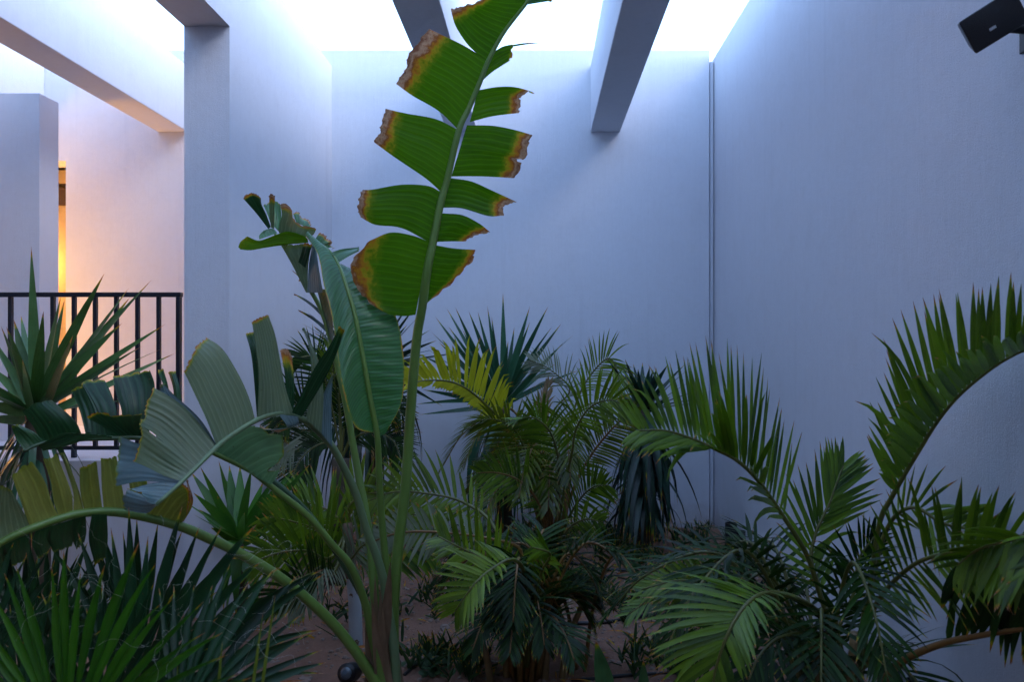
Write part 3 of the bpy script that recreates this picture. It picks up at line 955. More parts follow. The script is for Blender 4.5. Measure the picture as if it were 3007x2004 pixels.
se_([(448, 1242), (560, 1020), (640, 900), (690, 803)], [(500, 1262), (600, 1100), (665, 970), (716, 822)], 'banana_dark', 2.93, 2.97, dz=-.10, dry=.55, dryw=.1)
se_([(520, 1275), (545, 1100), (540, 930), (505, 812)], [(600, 1350), (610, 1150), (585, 980), (515, 815)], gr_, 2.98, 3.03, dz=.04, dry=.2, wave=.02)
se_([(585, 1330), (600, 1180), (655, 1040)], [(655, 1420), (650, 1200), (660, 1045)], 'banana_steel', 3.03, 3.08, dz=.04, dry=.3)
se_([(380, 1250), (420, 1320), (300, 1330), (282, 1310)], [(480, 1262), (480, 1300), (440, 1320), (380, 1345)], 'banana_steel', 2.90, 2.93, dz=.05, dry=.9, dryw=.5)

# -- leaf behind it, pale underside, on a stalk sweeping to the right
leafF = stalk(strel, Z7, [(690, 1500, 3.47), (640, 1230, 3.42), (575, 930, 3.36), (530, 720, 3.30), (450, 520, 3.22), (350, 400, 3.16), (200, 225, 3.08), (0, 65, 3.0),
                          (-140, -40, 2.96), (-330, -130, 2.93), (-390, -160, 2.92)], .021, .007, 'stalk_green', 60)
leafF['label'] = 'drooping leaf with pale underside below the arching one'
segment(leafF, Z4, [(1220, 1242), (1300, 1160), (1420, 1090), (1500, 1090)], [(1560, 1420), (1590, 1380), (1612, 1330)], 'banana_pale', 2.93, 2.97,
        tip=[(1500, 1090), (1560, 1130), (1622, 1138), (1632, 1230), (1600, 1290), (1540, 1345), (1612, 1330)], dz=-.03, dry=.4, dryw=.08, nu=18, nv=18)
segment(leafF, Z4, [(1200, 1238), (1240, 1190), (1280, 1150)], [(1420, 1345), (1430, 1240), (1470, 1080)], 'banana_pale', 2.94, 2.98, dz=.03, dry=.2)

# -- long low leaf sweeping to the left edge
leafE = stalk(strel, Z5, [(2600, 1900, 3.46), (2520, 1680, 3.42), (2430, 1529, 3.38), (2316, 1358, 3.34), (2180, 1190, 3.30), (2000, 1020, 3.22), (1800, 865, 3.14), (1560, 722, 3.05), (1350, 622, 2.97), (1200, 558, 2.92), (1000, 500, 2.86),
                          (800, 462, 2.80), (650, 455, 2.76), (480, 475, 2.71), (300, 530, 2.66), (130, 595, 2.61), (0, 660, 2.58), (-160, 760, 2.54)], .024, .012, 'stalk_green', 70)
leafE['label'] = 'low leaf sweeping to the left edge with olive strips standing up'
sE = lambda *a, **k: segment(leafE, Z5, *a, **k)
ol = 'banana_olive'
sE([(200, 565), (130, 370), (80, 225)], [(390, 498), (340, 390), (290, 250), (212, 132)], ol, 2.64, 2.68, tip=[(78, 220), (140, 170), (212, 130)], dz=-.05, dry=.36, dryw=.10, nu=20)
sE([(392, 500), (355, 400), (330, 250), (283, 112)], [(478, 474), (470, 340), (420, 200), (374, 84)], ol, 2.68, 2.71, tip=[(283, 112), (330, 105), (374, 82)], dz=-.03, dry=.4, dryw=.09, nu=20)
sE([(478, 474), (480, 340), (440, 200), (398, 72)], [(552, 466), (520, 330), (470, 190), (418, 72)], ol, 2.71, 2.73, dz=.02, dry=.36, dryw=.09, nu=20)
sE([(555, 465), (525, 330), (520, 168)], [(672, 454), (650, 280), (632, 126)], ol, 2.74, 2.77, tip=[(520, 166), (580, 150), (632, 124)], dz=-.04, dry=.42, dryw=.10, nu=20)
sE([(680, 454), (665, 280), (660, 112)], [(830, 464), (800, 300), (762, 94)], ol, 2.77, 2.81, tip=[(660, 110), (712, 108), (762, 92)], dz=-.02, dry=.36, dryw=.08, nu=20)
sE([(832, 466), (850, 330), (830, 200)], [(940, 486), (980, 380), (960, 250)], ol, 2.81, 2.84, dz=.0, dry=.4)
sE([(945, 488), (1010, 380), (1080, 290), (1190, 262)], [(1180, 550), (1190, 520), (1225, 460)], ol, 2.84, 2.91, tip=[(1190, 262), (1240, 330), (1225, 460)], dz=-.02, dry=.75, dryw=.14, nu=18)
sE([(1150, 545), (1230, 420), (1222, 252)], [(1180, 552), (1262, 400), (1228, 250)], 'dry_leaf', 2.90, 2.92, dz=.02, dry=1.0, dryw=1.0)
sE([(-30, 680), (-40, 500), (0, 282)], [(200, 568), (150, 450), (82, 330)], 'banana_grey', 2.57, 2.64, tip=[(0, 282), (50, 300), (82, 330)], dz=-.05, dry=.36, dryw=.1, nu=18)
for a, b, l in ((40, 190, 820), (230, 330, 760), (330, 480, 720), (480, 560, 700), (600, 700, 800), (-60, 40, 900)):
    ya = 455 + abs(a - 650) ** 1.25 * .062
    yb = 455 + abs(b - 650) ** 1.25 * .062
    sE([(a, ya + 10), (a - 20, (ya + l) / 2), (a + 20, l)], [(b, yb + 10), (b + 5, (yb + l) / 2), (b - 10, l - 40)], 'banana_dark', 2.70, 2.72, dz=.12, dry=.4, dryw=.1)

# -- dark leaf behind, on the left
leafG = stalk(strel, Z4, [(2230, 2700, 3.55), (2150, 2200, 3.6), (1800, 1620, 3.56), (1400, 1290, 3.45), (1000, 1180, 3.35), (800, 1150, 3.30), (660, 1152, 3.25), (450, 1160, 3.18), (250, 1180, 3.1), (130, 1230, 3.05)], .018, .006, 'stalk_dark', 60)
leafG['label'] = 'dark torn leaf behind, crossing in front of the railing'
sG = lambda *a, **k: segment(leafG, Z4, *a, **k)
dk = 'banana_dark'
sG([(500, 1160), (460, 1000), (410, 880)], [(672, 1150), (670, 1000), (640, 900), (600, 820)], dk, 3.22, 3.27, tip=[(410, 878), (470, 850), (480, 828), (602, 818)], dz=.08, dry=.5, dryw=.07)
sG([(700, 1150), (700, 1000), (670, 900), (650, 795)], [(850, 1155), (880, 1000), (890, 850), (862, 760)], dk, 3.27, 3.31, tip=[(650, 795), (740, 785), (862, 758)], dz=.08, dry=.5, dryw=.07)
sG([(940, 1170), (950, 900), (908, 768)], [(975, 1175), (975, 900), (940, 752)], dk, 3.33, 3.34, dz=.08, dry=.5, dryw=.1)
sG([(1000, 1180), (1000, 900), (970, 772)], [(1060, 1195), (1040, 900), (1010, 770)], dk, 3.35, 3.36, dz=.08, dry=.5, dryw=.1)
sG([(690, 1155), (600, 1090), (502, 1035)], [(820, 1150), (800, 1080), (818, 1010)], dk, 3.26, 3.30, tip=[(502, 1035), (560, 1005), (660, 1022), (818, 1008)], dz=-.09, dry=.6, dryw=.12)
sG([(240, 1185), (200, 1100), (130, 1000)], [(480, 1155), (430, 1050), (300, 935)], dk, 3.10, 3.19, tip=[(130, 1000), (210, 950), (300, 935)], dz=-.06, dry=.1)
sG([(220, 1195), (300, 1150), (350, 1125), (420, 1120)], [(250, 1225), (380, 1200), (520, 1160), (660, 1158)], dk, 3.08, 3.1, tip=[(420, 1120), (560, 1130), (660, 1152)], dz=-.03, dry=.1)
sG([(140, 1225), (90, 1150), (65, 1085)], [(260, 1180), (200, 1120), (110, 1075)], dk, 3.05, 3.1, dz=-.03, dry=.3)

# -- dry sheaths at the foot of the clump
for i, (x0, y0, x1, y1, x2, y2) in enumerate(((590, 560, 600, 850, 610, 1300), (620, 640, 635, 900, 640, 1300), (535, 760, 560, 950, 590, 1300), (680, 490, 665, 640, 640, 1000), (570, 700, 600, 900, 640, 1300))):
    mb = MB()
    sword(mb, P(*Z7(x2, y2), 3.42), P(*Z7(x0, y0), 3.36 - .02 * i), .05, 0.0, random.uniform(-.6, .6), .6, rnd=random.random(), dry=.75)
    mb.build('dry_sheath', 'dry_sheath', strel)
mb = MB()
mb.tube(catmull([Vector((SB.x, 3.5, GROUND - .1)), Vector((SB.x, 3.5, GROUND + .12)), Vector((SB.x, 3.48, GROUND + .3))], 8), .11, .05, 12)
mb.build('crown', 'dry_sheath', strel)

# ================================================================== yuccas
def yucca(name, label, base, centre, tips, z, d, w, mat, ndroop, dl, seed, trunk=.05, extra=0, spread=1.0, dw=None, dmat=None, thatch=True, hz0=-.26):
    rs = random.Random(seed)
    root = thing(name, label, 'yucca', tuple(base), None)
    C = P(*z(*centre), d)
    mb = MB()
    mb.tube(catmull([Vector(base) - Vector((0, 0, .1)), Vector(base).lerp(C, .5) + Vector((.02, 0, 0)), C], 10), trunk * 1.2, trunk * .8, 10)
    mb.build('trunk', 'bark_dark', root)
    for tp in tips:
        x, y = tp[:2]
        dd = tp[2] if len(tp) > 2 else rs.uniform(-.28, .22)
        ww = w * (tp[3] if len(tp) > 3 else rs.uniform(.85, 1.1))
        T = P(*z(x, y), d + dd)
        off = (T - C).normalized() * .03
        B = C + off + Vector((rs.uniform(-.02, .02), rs.uniform(-.03, .03), rs.uniform(-.04, .03)))
        mb = MB()
        sword(mb, wall_limit(B), wall_limit(T), ww, rs.uniform(-.01, .05), rs.uniform(-.5, .5), rs.uniform(.1, .3))
        mb.build('leaf', mat, root)
    for i in range(extra):
        a = rs.uniform(0, 2 * math.pi)
        e = rs.uniform(.05, .9)
        L = dl * rs.uniform(.75, 1.05)
        dv = Vector((math.cos(a) * math.cos(e), math.sin(a) * math.cos(e), math.sin(e)))
        mb = MB()
        sword(mb, C + dv * .03, wall_limit(C + dv * L * spread), w * rs.uniform(.8, 1.05), rs.uniform(.0, .07), rs.uniform(-.4, .4), .2, ref=Vector((0, 0, 1)))
        mb.build('leaf', mat, root)
    for i in range(ndroop):
        a = rs.uniform(0, 2 * math.pi)
        L = dl * rs.uniform(.65, 1.05)
        hz = rs.uniform(hz0, .02)
        B = C + Vector((0, 0, hz))
        out = Vector((math.cos(a), math.sin(a), 0))
        e = rs.uniform(.10, .55)
        T = B + out * L * e + Vector((0, 0, -L * math.sqrt(1 - e * e)))
        if T.z < GROUND + .03:
            T.z = GROUND + rs.uniform(.03, .12)
        mb = MB()
        sword(mb, wall_limit(B), wall_limit(T), (dw or w) * rs.uniform(.8, 1.1), rs.uniform(.10, .26), rs.uniform(-.5, .5), .2, ref=out + Vector((0, 0, .4)),
              kink=out * L * rs.uniform(.12, .28), dry=(rs.uniform(.4, .8) if rs.random() < (.03 if thatch else .03) else 0))
        mb.build('leaf', dmat or mat, root)
    return root

yl = P(*Z4(190, 1000), 4.25)
yucca('yucca', 'broad sword-leaved yucca at the left edge in front of the railing', (yl.x, 4.25, GROUND), (205, 1010),
      [(180, 48, 0, 1.1), (600, 205, -.2, 1.05), (352, 330, .1, 1.25), (372, 352, .2, 1.0), (872, 240, -.1), (742, 286, .15), (748, 340, .2), (702, 490, -.15), (952, 495, .1, .7), (1005, 664, -.1, .9),
       (950, 690, .1, .8), (80, 470, .1, 1.2), (45, 525, -.3, 1.3), (5, 505, .2, .9), (-30, 600, .1), (-80, 820, -.2, 1.1), (-90, 720, .1), (420, 560, -.3, 1.2), (505, 590, .2), (-120, 960, -.1, 1.3), (-120, 1040, .1),
       (250, 420, -.35, 1.0), (130, 700, -.4, 1.2)],
      Z4, 4.25, .060, 'yucca_green', 34, .72, 11, .06, extra=10, dw=.035, dmat='yucca_blue')

yc = P(*Z6(930, 560), 6.15)
yucca('yucca', 'yucca with an open spiky head against the back wall, behind the yellow frond', (yc.x, 6.15, GROUND), (925, 560),
      [(545, 60), (610, 10), (660, 5), (738, 30), (790, 30), (845, 0), (935, -75, 0, 1.2), (870, 60), (1090, 0, 0, 1.2), (1195, 0, -.1, 1.2), (1090, 90), (1270, 100), (1280, 212), (1240, 330), (1370, 370), (965, 200), (620, 115),
       (470, 285), (470, 480), (430, 565, -.1, .8), (450, 625, -.1, .8), (565, 205), (700, 130), (1000, 120), (1150, 230), (640, 200, -.3), (1180, 440, .1), (590, 390, -.3)],
      Z6, 6.15, .046, 'yucca_blue', 50, .95, 12, .06, extra=6, dw=.062)

yr = P(*Z6(1740, 560), 6.05)
yucca('yucca', 'dark drooping yucca in the back right corner beside the wall joint', (yr.x, 6.05, GROUND), (1745, 600),
      [(1615, 335), (1650, 460), (1712, 360), (1738, 322), (1780, 345), (1800, 365), (1820, 355), (1885, 335), (1860, 440), (1600, 480), (1560, 560), (1900, 520), (1690, 430), (1590, 640)],
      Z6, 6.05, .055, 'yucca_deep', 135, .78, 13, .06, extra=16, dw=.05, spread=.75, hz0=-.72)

yb_ = P(*Z2(850, 980), 5.75)
yucca('yucca', 'narrow-leaved dark yucca behind the stalks of the tall plant', (yb_.x, 5.75, GROUND), (850, 1020),
      [(1040, 790, 0), (1190, 872, -.2), (1160, 985, -.1), (1030, 905), (960, 800), (500, 815), (490, 880), (480, 975), (560, 830), (1080, 1000), (1100, 1060), (1220, 1210, -.1), (1100, 1250), (700, 700), (780, 690), (900, 720), (1000, 780), (600, 760)],
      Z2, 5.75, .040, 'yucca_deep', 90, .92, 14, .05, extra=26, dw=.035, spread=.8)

dl_ = P(*Z5(1560, 640), 4.3)
yucca('dracaena', 'bright green sword-leaved rosette behind the sweeping stalks, left of centre', (dl_.x, 4.3, GROUND), (1560, 640),
      [(1430, 120), (1500, 150), (1570, 150), (1645, 170), (1720, 260), (1250, 195), (1310, 160), (1265, 330), (2030, 140, -.1, .8), (1960, 185, .1, .8), (1930, 170), (1840, 320), (1420, 350), (1300, 440), (1800, 230), (1900, 420), (1380, 560, -.2), (1720, 560, -.2), (1600, 460, -.3)],
      Z5, 4.3, .062, 'dracaena_lime', 10, .45, 15, .03, extra=6, thatch=False)

# ================================================================== palms
def palm(name, label, base, group=None):
    return thing(name, label, 'palm', tuple(base), group)

UP = Vector((0, 0, 1))
# -- big palm by the right wall
RB = Vector((1.10, 2.95, GROUND))
rp = palm('areca_palm', 'large feathery palm in the right foreground against the side wall', RB)
def R8(lst): return pts(Z8, lst)
cb = [(900, 1900, 2.95), (905, 1568, 2.93)]
frond(rp, R8([(890, 1900, 2.95), (870, 1480, 2.95), (800, 1260, 2.92), (740, 1080, 2.9), (640, 920, 2.85), (560, 805, 2.8), (480, 725, 2.74), (400, 682, 2.7), (310, 640, 2.65), (200, 606, 2.6), (100, 606, 2.56)]), 40, 0.34, 0.022,
      (.28, .35, 1), (-.55, -.45, .62), 66, 58, .04, 'areca_green', one=True, t0=.38, LB=.85, hook=.5, hA=.0, ab=(44, 26), B1=(-.4, -.5, -.75), drytip=.06, prof=lambda t: .85 + .35 * min(1, t / .3) - .85 * max(0, (t - .40) / .60) ** 1.1)
frond(rp, R8([(920, 1900, 2.95), (935, 1480, 2.93), (985, 1200, 2.88), (1020, 960, 2.82), (1062, 870, 2.78), (1112, 780, 2.74), (1172, 680, 2.68), (1240, 572, 2.6), (1310, 485, 2.53), (1400, 405, 2.44), (1500, 335, 2.34), (1600, 290, 2.24), (1720, 270, 2.14)]), 42, 0.33, 0.027,
      (-.40, .30, 1), (-.75, -.42, .32), 58, 40, .02, 'areca_green', one=True, t0=.36, LB=.70, hook=.5, hA=.0, drytip=.05, prof=lambda t: .55 + .55 * min(1, t / .3) - .58 * max(0, (t - .38) / .62))
frond(rp, R8([(880, 1900, 2.92), (850, 1450, 2.85), (790, 1310, 2.75), (700, 1248, 2.62), (600, 1228, 2.52), (530, 1255, 2.44), (470, 1325, 2.4), (430, 1410, 2.38), (395, 1510, 2.38), (380, 1600, 2.38)]), 34, 0.3, 0.019,
      (-.9, .15, .38), (.85, -.3, .05), 66, 30, .45, 'areca_green', one=True, t0=.38, LB=.50, drytip=.06)
frond(rp, R8([(920, 1900, 2.95), (940, 1500, 2.93), (985, 1320, 2.85), (1050, 1210, 2.75), (1150, 1120, 2.62), (1260, 1080, 2.5), (1400, 1060, 2.38), (1560, 1050, 2.26), (1700, 1080, 2.2)]), 34, 0.29, 0.02,
      (-.45, .25, .9), (.1, -.5, -.85), 66, 40, .45, 'areca_green', one=True, t0=.30, LB=.85, drytip=.08)
frond(rp, R8([(900, 1900, 2.97), (880, 1500, 3.0), (830, 1300, 3.0), (760, 1120, 3.05), (775, 1000, 3.08), (820, 900, 3.1), (850, 820, 3.12), (880, 740, 3.15)]), 26, 0.28, 0.022,
      (.8, .2, .5), (-.75, -.2, .45), 50, 22, .12, 'areca_green', t0=.34)
frond(rp, R8([(915, 1900, 2.97), (960, 1450, 2.98), (1000, 1150, 2.95), (1060, 960, 2.9), (1150, 900, 2.8), (1260, 960, 2.7), (1390, 985, 2.62), (1540, 985, 2.52)]), 24, 0.2, 0.016,
      (.05, .3, 1), (.15, -.5, -.6), 60, 26, .25, 'areca_green', t0=.42, drytip=.2)
frond(rp, R8([(1000, 1610, 2.7), (1100, 1495, 2.62), (1250, 1425, 2.52), (1400, 1392, 2.42), (1580, 1365, 2.3), (1760, 1350, 2.2)]), 14, 0.24, 0.028,
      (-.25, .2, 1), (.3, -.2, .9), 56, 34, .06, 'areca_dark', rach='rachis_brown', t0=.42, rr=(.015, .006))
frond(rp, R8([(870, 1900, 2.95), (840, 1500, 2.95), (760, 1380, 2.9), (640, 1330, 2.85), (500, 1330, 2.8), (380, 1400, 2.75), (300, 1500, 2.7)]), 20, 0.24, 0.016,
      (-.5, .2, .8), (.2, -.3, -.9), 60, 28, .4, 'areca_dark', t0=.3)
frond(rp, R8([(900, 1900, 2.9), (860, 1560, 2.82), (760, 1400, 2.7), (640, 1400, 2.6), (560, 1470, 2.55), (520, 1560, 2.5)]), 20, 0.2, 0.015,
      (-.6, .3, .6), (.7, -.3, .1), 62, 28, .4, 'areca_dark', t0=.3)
frond(rp, R8([(860, 1900, 3.0), (760, 1500, 3.1), (600, 1310, 3.2), (420, 1215, 3.3), (260, 1180, 3.4), (110, 1215, 3.45)]), 24, 0.19, 0.019,
      (-.5, .4, .35), (-.5, -.3, -.6), 58, 26, .25, 'areca_lime', t0=.42)
frond(rp, R8([(880, 1900, 3.0), (800, 1520, 3.1), (660, 1330, 3.2), (500, 1240, 3.3), (330, 1200, 3.4), (180, 1230, 3.42), (60, 1310, 3.42)]), 24, 0.19, 0.017,
      (-.5, .4, .35), (-.5, -.3, -.6), 58, 26, .25, 'areca_green', t0=.42)
frond(rp, R8([(910, 1900, 2.95), (930, 1600, 2.96), (990, 1450, 2.97), (1060, 1420, 2.95), (1110, 1430, 2.9)]), 10, .16, .012,
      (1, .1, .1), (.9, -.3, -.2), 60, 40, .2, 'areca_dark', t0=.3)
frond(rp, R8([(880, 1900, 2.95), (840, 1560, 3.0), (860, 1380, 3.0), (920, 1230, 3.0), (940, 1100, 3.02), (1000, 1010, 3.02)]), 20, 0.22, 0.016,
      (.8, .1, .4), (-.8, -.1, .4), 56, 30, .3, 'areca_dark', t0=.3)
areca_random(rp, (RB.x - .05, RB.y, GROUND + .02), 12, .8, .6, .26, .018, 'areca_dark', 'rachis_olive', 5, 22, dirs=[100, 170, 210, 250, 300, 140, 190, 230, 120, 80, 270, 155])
for ox, oy in ((-.04, .02), (.03, -.03), (.0, .05), (-.02, -.05)):
    mb = MB()
    mb.tube(catmull([RB + Vector((ox, oy, -.08)), RB + Vector((ox * 1.3, oy, .2)), RB + Vector((ox * 2, oy, .5))], 10), .026, .018, 9)
    mb.build('cane', 'cane_bark', rp)

# -- palm whose frond enters from the right edge
xb = Vector((1.30, 2.0, GROUND))
xp = palm('areca_palm', 'palm mostly beyond the right edge, its fronds hanging in from the side', xb)
frond(xp, R8([(1780, 1700, 2.05), (1760, 1250, 2.1), (1700, 1060, 2.14), (1600, 1010, 2.18), (1500, 1030, 2.22), (1400, 1060, 2.28), (1320, 1120, 2.32)]), 16, 0.2, 0.024,
      (-.5, .1, .0), (-.3, -.3, -.9), 60, 40, .5, 'areca_green', t0=.45)
frond(xp, R8([(1790, 1700, 2.05), (1780, 1300, 2.1), (1740, 1120, 2.12), (1640, 1060, 2.16), (1520, 1090, 2.2), (1440, 1150, 2.24)]), 15, 0.2, 0.024,
      (-.4, -.2, -.9), (.3, .2, -.9), 62, 40, .4, 'areca_green', t0=.4)
frond(xp, R8([(1800, 1700, 2.1), (1790, 1250, 2.15), (1730, 1130, 2.2), (1600, 1120, 2.28), (1480, 1130, 2.36), (1300, 1120, 2.44)]), 11, 0.32, 0.032,
      (-.1, .3, -1), (.1, -.1, -1), 70, 60, .2, 'areca_dark', t0=.42)
mb = MB(); mb.tube(catmull([xb - UP * .1, xb + UP * .3, xb + Vector((.03, .03, .7))], 8), .03, .02, 9); mb.build('cane', 'cane_bark', xp)

# -- middle palm with the yellow frond
CB = on_ground(Z6, 1225, 1480)
CB = Vector((CB.x, CB.y, GROUND))
cp = palm('areca_palm', 'feathery palm with one bright yellow frond in the middle of the bed', CB)
dC = CB.y
def R6(lst): return pts(Z6, lst)
frond(cp, R6([(1225, 1480, dC), (1200, 1200, dC), (1130, 900, dC - .1), (1050, 755, dC - .2), (960, 680, dC - .3), (870, 600, dC - .4), (780, 515, dC - .5), (690, 455, dC - .6), (600, 430, dC - .7), (480, 428, dC - .8), (390, 452, dC - .85)]), 34, 0.32, 0.036,
      (.30, .2, 1), (-.3, -.3, -.55), 80, 40, .12, 'areca_yellow', one=True, t0=.42, LB=.32, hook=.7, ab=(60, 25), rr=(.014, .004), prof=lambda t: .55 + .5 * min(1, t / .2) - .55 * max(0, (t - .4) / .6), fold=.3)
frond(cp, R6([(1228, 1470, dC), (1290, 1200, dC), (1370, 985, dC - .05), (1440, 862, dC - .1), (1520, 755, dC - .2), (1612, 662, dC - .3), (1700, 640, dC - .4)]), 32, 0.32, 0.02,
      (-.55, .1, .75), (.55, -.3, -.75), 66, 34, .40, 'areca_olive', rach='rachis_brown', one=True, t0=.34, LB=.8, rr=(.016, .004))
frond(cp, R6([(1222, 1470, dC), (1190, 1150, dC + .1), (1170, 800, dC + .15), (1230, 600, dC + .2), (1320, 480, dC + .2), (1200, 360, dC + .2), (1090, 310, dC + .2)]), 26, 0.22, 0.013,
      (.5, .1, .6), (-.4, .2, -.6), 56, 30, .7, 'areca_grey', t0=.55)
frond(cp, R6([(1230, 1470, dC), (1260, 1100, dC + .15), (1310, 750, dC + .2), (1370, 520, dC + .25), (1460, 370, dC + .25), (1550, 300, dC + .2), (1600, 400, dC + .15), (1600, 520, dC + .1)]), 34, 0.26, 0.014,
      (-.6, .1, .6), (.4, -.2, -.5), 52, 26, .6, 'areca_lime', t0=.42)
frond(cp, R6([(1215, 1480, dC), (1140, 1200, dC - .2), (1090, 960, dC - .3), (1050, 800, dC - .4), (980, 690, dC - .5), (860, 650, dC - .6), (760, 680, dC - .65)]), 34, 0.3, 0.019,
      (.6, .1, .3), (-.6, -.2, -.2), 58, 30, .45, 'areca_olive', one=True, t0=.24)
frond(cp, R6([(1225, 1475, dC), (1240, 1200, dC - .3), (1260, 950, dC - .5), (1230, 780, dC - .6), (1180, 690, dC - .7), (1100, 640, dC - .75), (1000, 660, dC - .8)]), 34, 0.28, 0.019,
      (.7, .1, .2), (-.7, -.2, -.1), 58, 30, .5, 'areca_green', one=True, t0=.28)
frond(cp, R6([(1226, 1475, dC), (1300, 1250, dC - .3), (1380, 1110, dC - .5), (1460, 1040, dC - .6), (1540, 1030, dC - .7)]), 28, 0.28, 0.018,
      (-.4, .1, .7), (.3, -.2, -.8), 62, 30, .5, 'areca_green', t0=.25)
frond(cp, R6([(1224, 1475, dC), (1180, 1250, dC - .4), (1120, 1100, dC - .5), (1020, 1000, dC - .6), (900, 960, dC - .7), (790, 960, dC - .8)]), 30, 0.28, 0.018,
      (.3, .1, .7), (-.2, -.2, -.8), 60, 30, .5, 'areca_green', rach='rachis_brown', t0=.25)
frond(cp, R6([(1230, 1475, dC), (1270, 1150, dC - .4), (1330, 850, dC - .6), (1360, 700, dC - .7), (1440, 580, dC - .8), (1560, 540, dC - .9), (1650, 590, dC - .95)]), 34, 0.3, 0.018,
      (-.6, .1, .7), (.2, -.4, -.7), 60, 30, .45, 'areca_lime', t0=.38)
frond(cp, R6([(1220, 1475, dC), (1210, 1100, dC), (1190, 800, dC), (1165, 620, dC), (1200, 440, dC)]), 14, .16, .02, (.5, 0, .8), (-.5, 0, .8), 30, 16, .1, 'dry_leaf', t0=.55)
frond(cp, R6([(1232, 1475, dC), (1300, 1300, dC - .5), (1400, 1230, dC - .7), (1500, 1240, dC - .8)]), 18, 0.22, 0.02, (-.3, .2, .8), (.2, -.3, -.8), 60, 30, .5, 'areca_green', t0=.2)
areca_random(cp, (CB.x, CB.y, GROUND), 13, 1.12, .62, .28, .018, 'areca_olive', 'rachis_brown', 21, 28, dirs=[95, 120, 145, 170, 190, 205, 220, 235, 250, 265, 280, 180, 160])
for ox in (-.07, -.03, .02, .06):
    mb = MB()
    mb.tube(catmull([CB + Vector((ox, 0, -.08)), CB + Vector((ox * 1.2, .0, .25)), CB + Vector((ox * 2.2, -.02, .75))], 10), .028, .017, 9)
    mb.build('cane', 'cane_bark', cp)

# -- near low palm in the centre foreground, dark, with grey dry leaflets on its left frond
NB = on_ground(Z7, 1450, 1190)
NB = Vector((NB.x, 3.72, GROUND))
np_ = palm('areca_palm', 'dark bushy palm at bottom centre with grey drying fronds to its left', NB)
def R7(lst): return pts(Z7, lst)
dN = 3.72
frond(np_, R7([(1440, 1200, dN), (1430, 800, dN), (1425, 560, dN + .05), (1420, 415, dN + .05), (1250, 360, dN), (1050, 330, dN), (850, 318, dN - .05), (700, 332, dN - .1), (560, 385, dN - .1)]), 22, 0.17, 0.022,
      (.25, .2, 1), (-.1, -.2, -1), 70, 40, .55, 'areca_grey', rach='rachis_brown', one=True, t0=.52, rr=(.011, .004), drytip=.25)
frond(np_, R7([(1450, 1200, dN), (1460, 800, dN - .15), (1450, 560, dN - .3), (1385, 480, dN - .38), (1275, 528, dN - .45), (1180, 605, dN - .5), (1105, 700, dN - .52), (1055, 775, dN - .52)]), 24, 0.2, 0.018,
      (-.75, -.1, .45), (.75, -.3, .30), 72, 34, .35, 'areca_lime', one=True, t0=.44, drytip=.05)
frond(np_, R7([(1450, 1200, dN), (1430, 850, dN), (1400, 640, dN - .05), (1320, 540, dN - .1), (1200, 470, dN - .15), (1060, 400, dN - .2), (960, 350, dN - .2)]), 22, 0.26, 0.02,
      (.25, .2, 1), (-.3, -.3, -.2), 64, 40, .06, 'areca_lime', one=True, t0=.42, LB=.7)
frond(np_, R7([(1440, 1200, dN), (1380, 700, dN + .1), (1280, 300, dN + .2), (1100, 150, dN + .3), (900, 100, dN + .3), (700, 90, dN + .3), (560, 140, dN + .3)]), 24, 0.26, 0.022,
      (.25, .2, 1), (-.2, -.3, -.8), 62, 34, .35, 'areca_lime', t0=.40)
frond(np_, R7([(1455, 1200, dN), (1500, 800, dN - .2), (1550, 560, dN - .35), (1600, 450, dN - .4), (1500, 410, dN - .45)]), 18, 0.16, 0.016,
      (-.5, .1, .6), (-.2, -.3, -.7), 60, 30, .4, 'areca_green', t0=.4)
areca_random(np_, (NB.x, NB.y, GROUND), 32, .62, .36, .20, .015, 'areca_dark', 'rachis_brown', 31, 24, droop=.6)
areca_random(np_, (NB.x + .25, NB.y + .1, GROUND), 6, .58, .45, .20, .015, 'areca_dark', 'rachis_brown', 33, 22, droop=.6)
for i, (ox, oy, hh) in enumerate(((0, 0, .34), (-.08, .04, .5), (.09, .03, .42), (-.15, -.02, .4), (.17, .05, .45), (.03, .08, .5))):
    mb = MB()
    b0 = NB + Vector((ox, oy, -.08))
    mb.tube(catmull([b0, b0 + Vector((ox * .2, 0, hh * .5)), b0 + Vector((ox * .7, 0, hh))], 9), .020, .012, 9)
    mb.build('cane', 'cane_bark', np_)

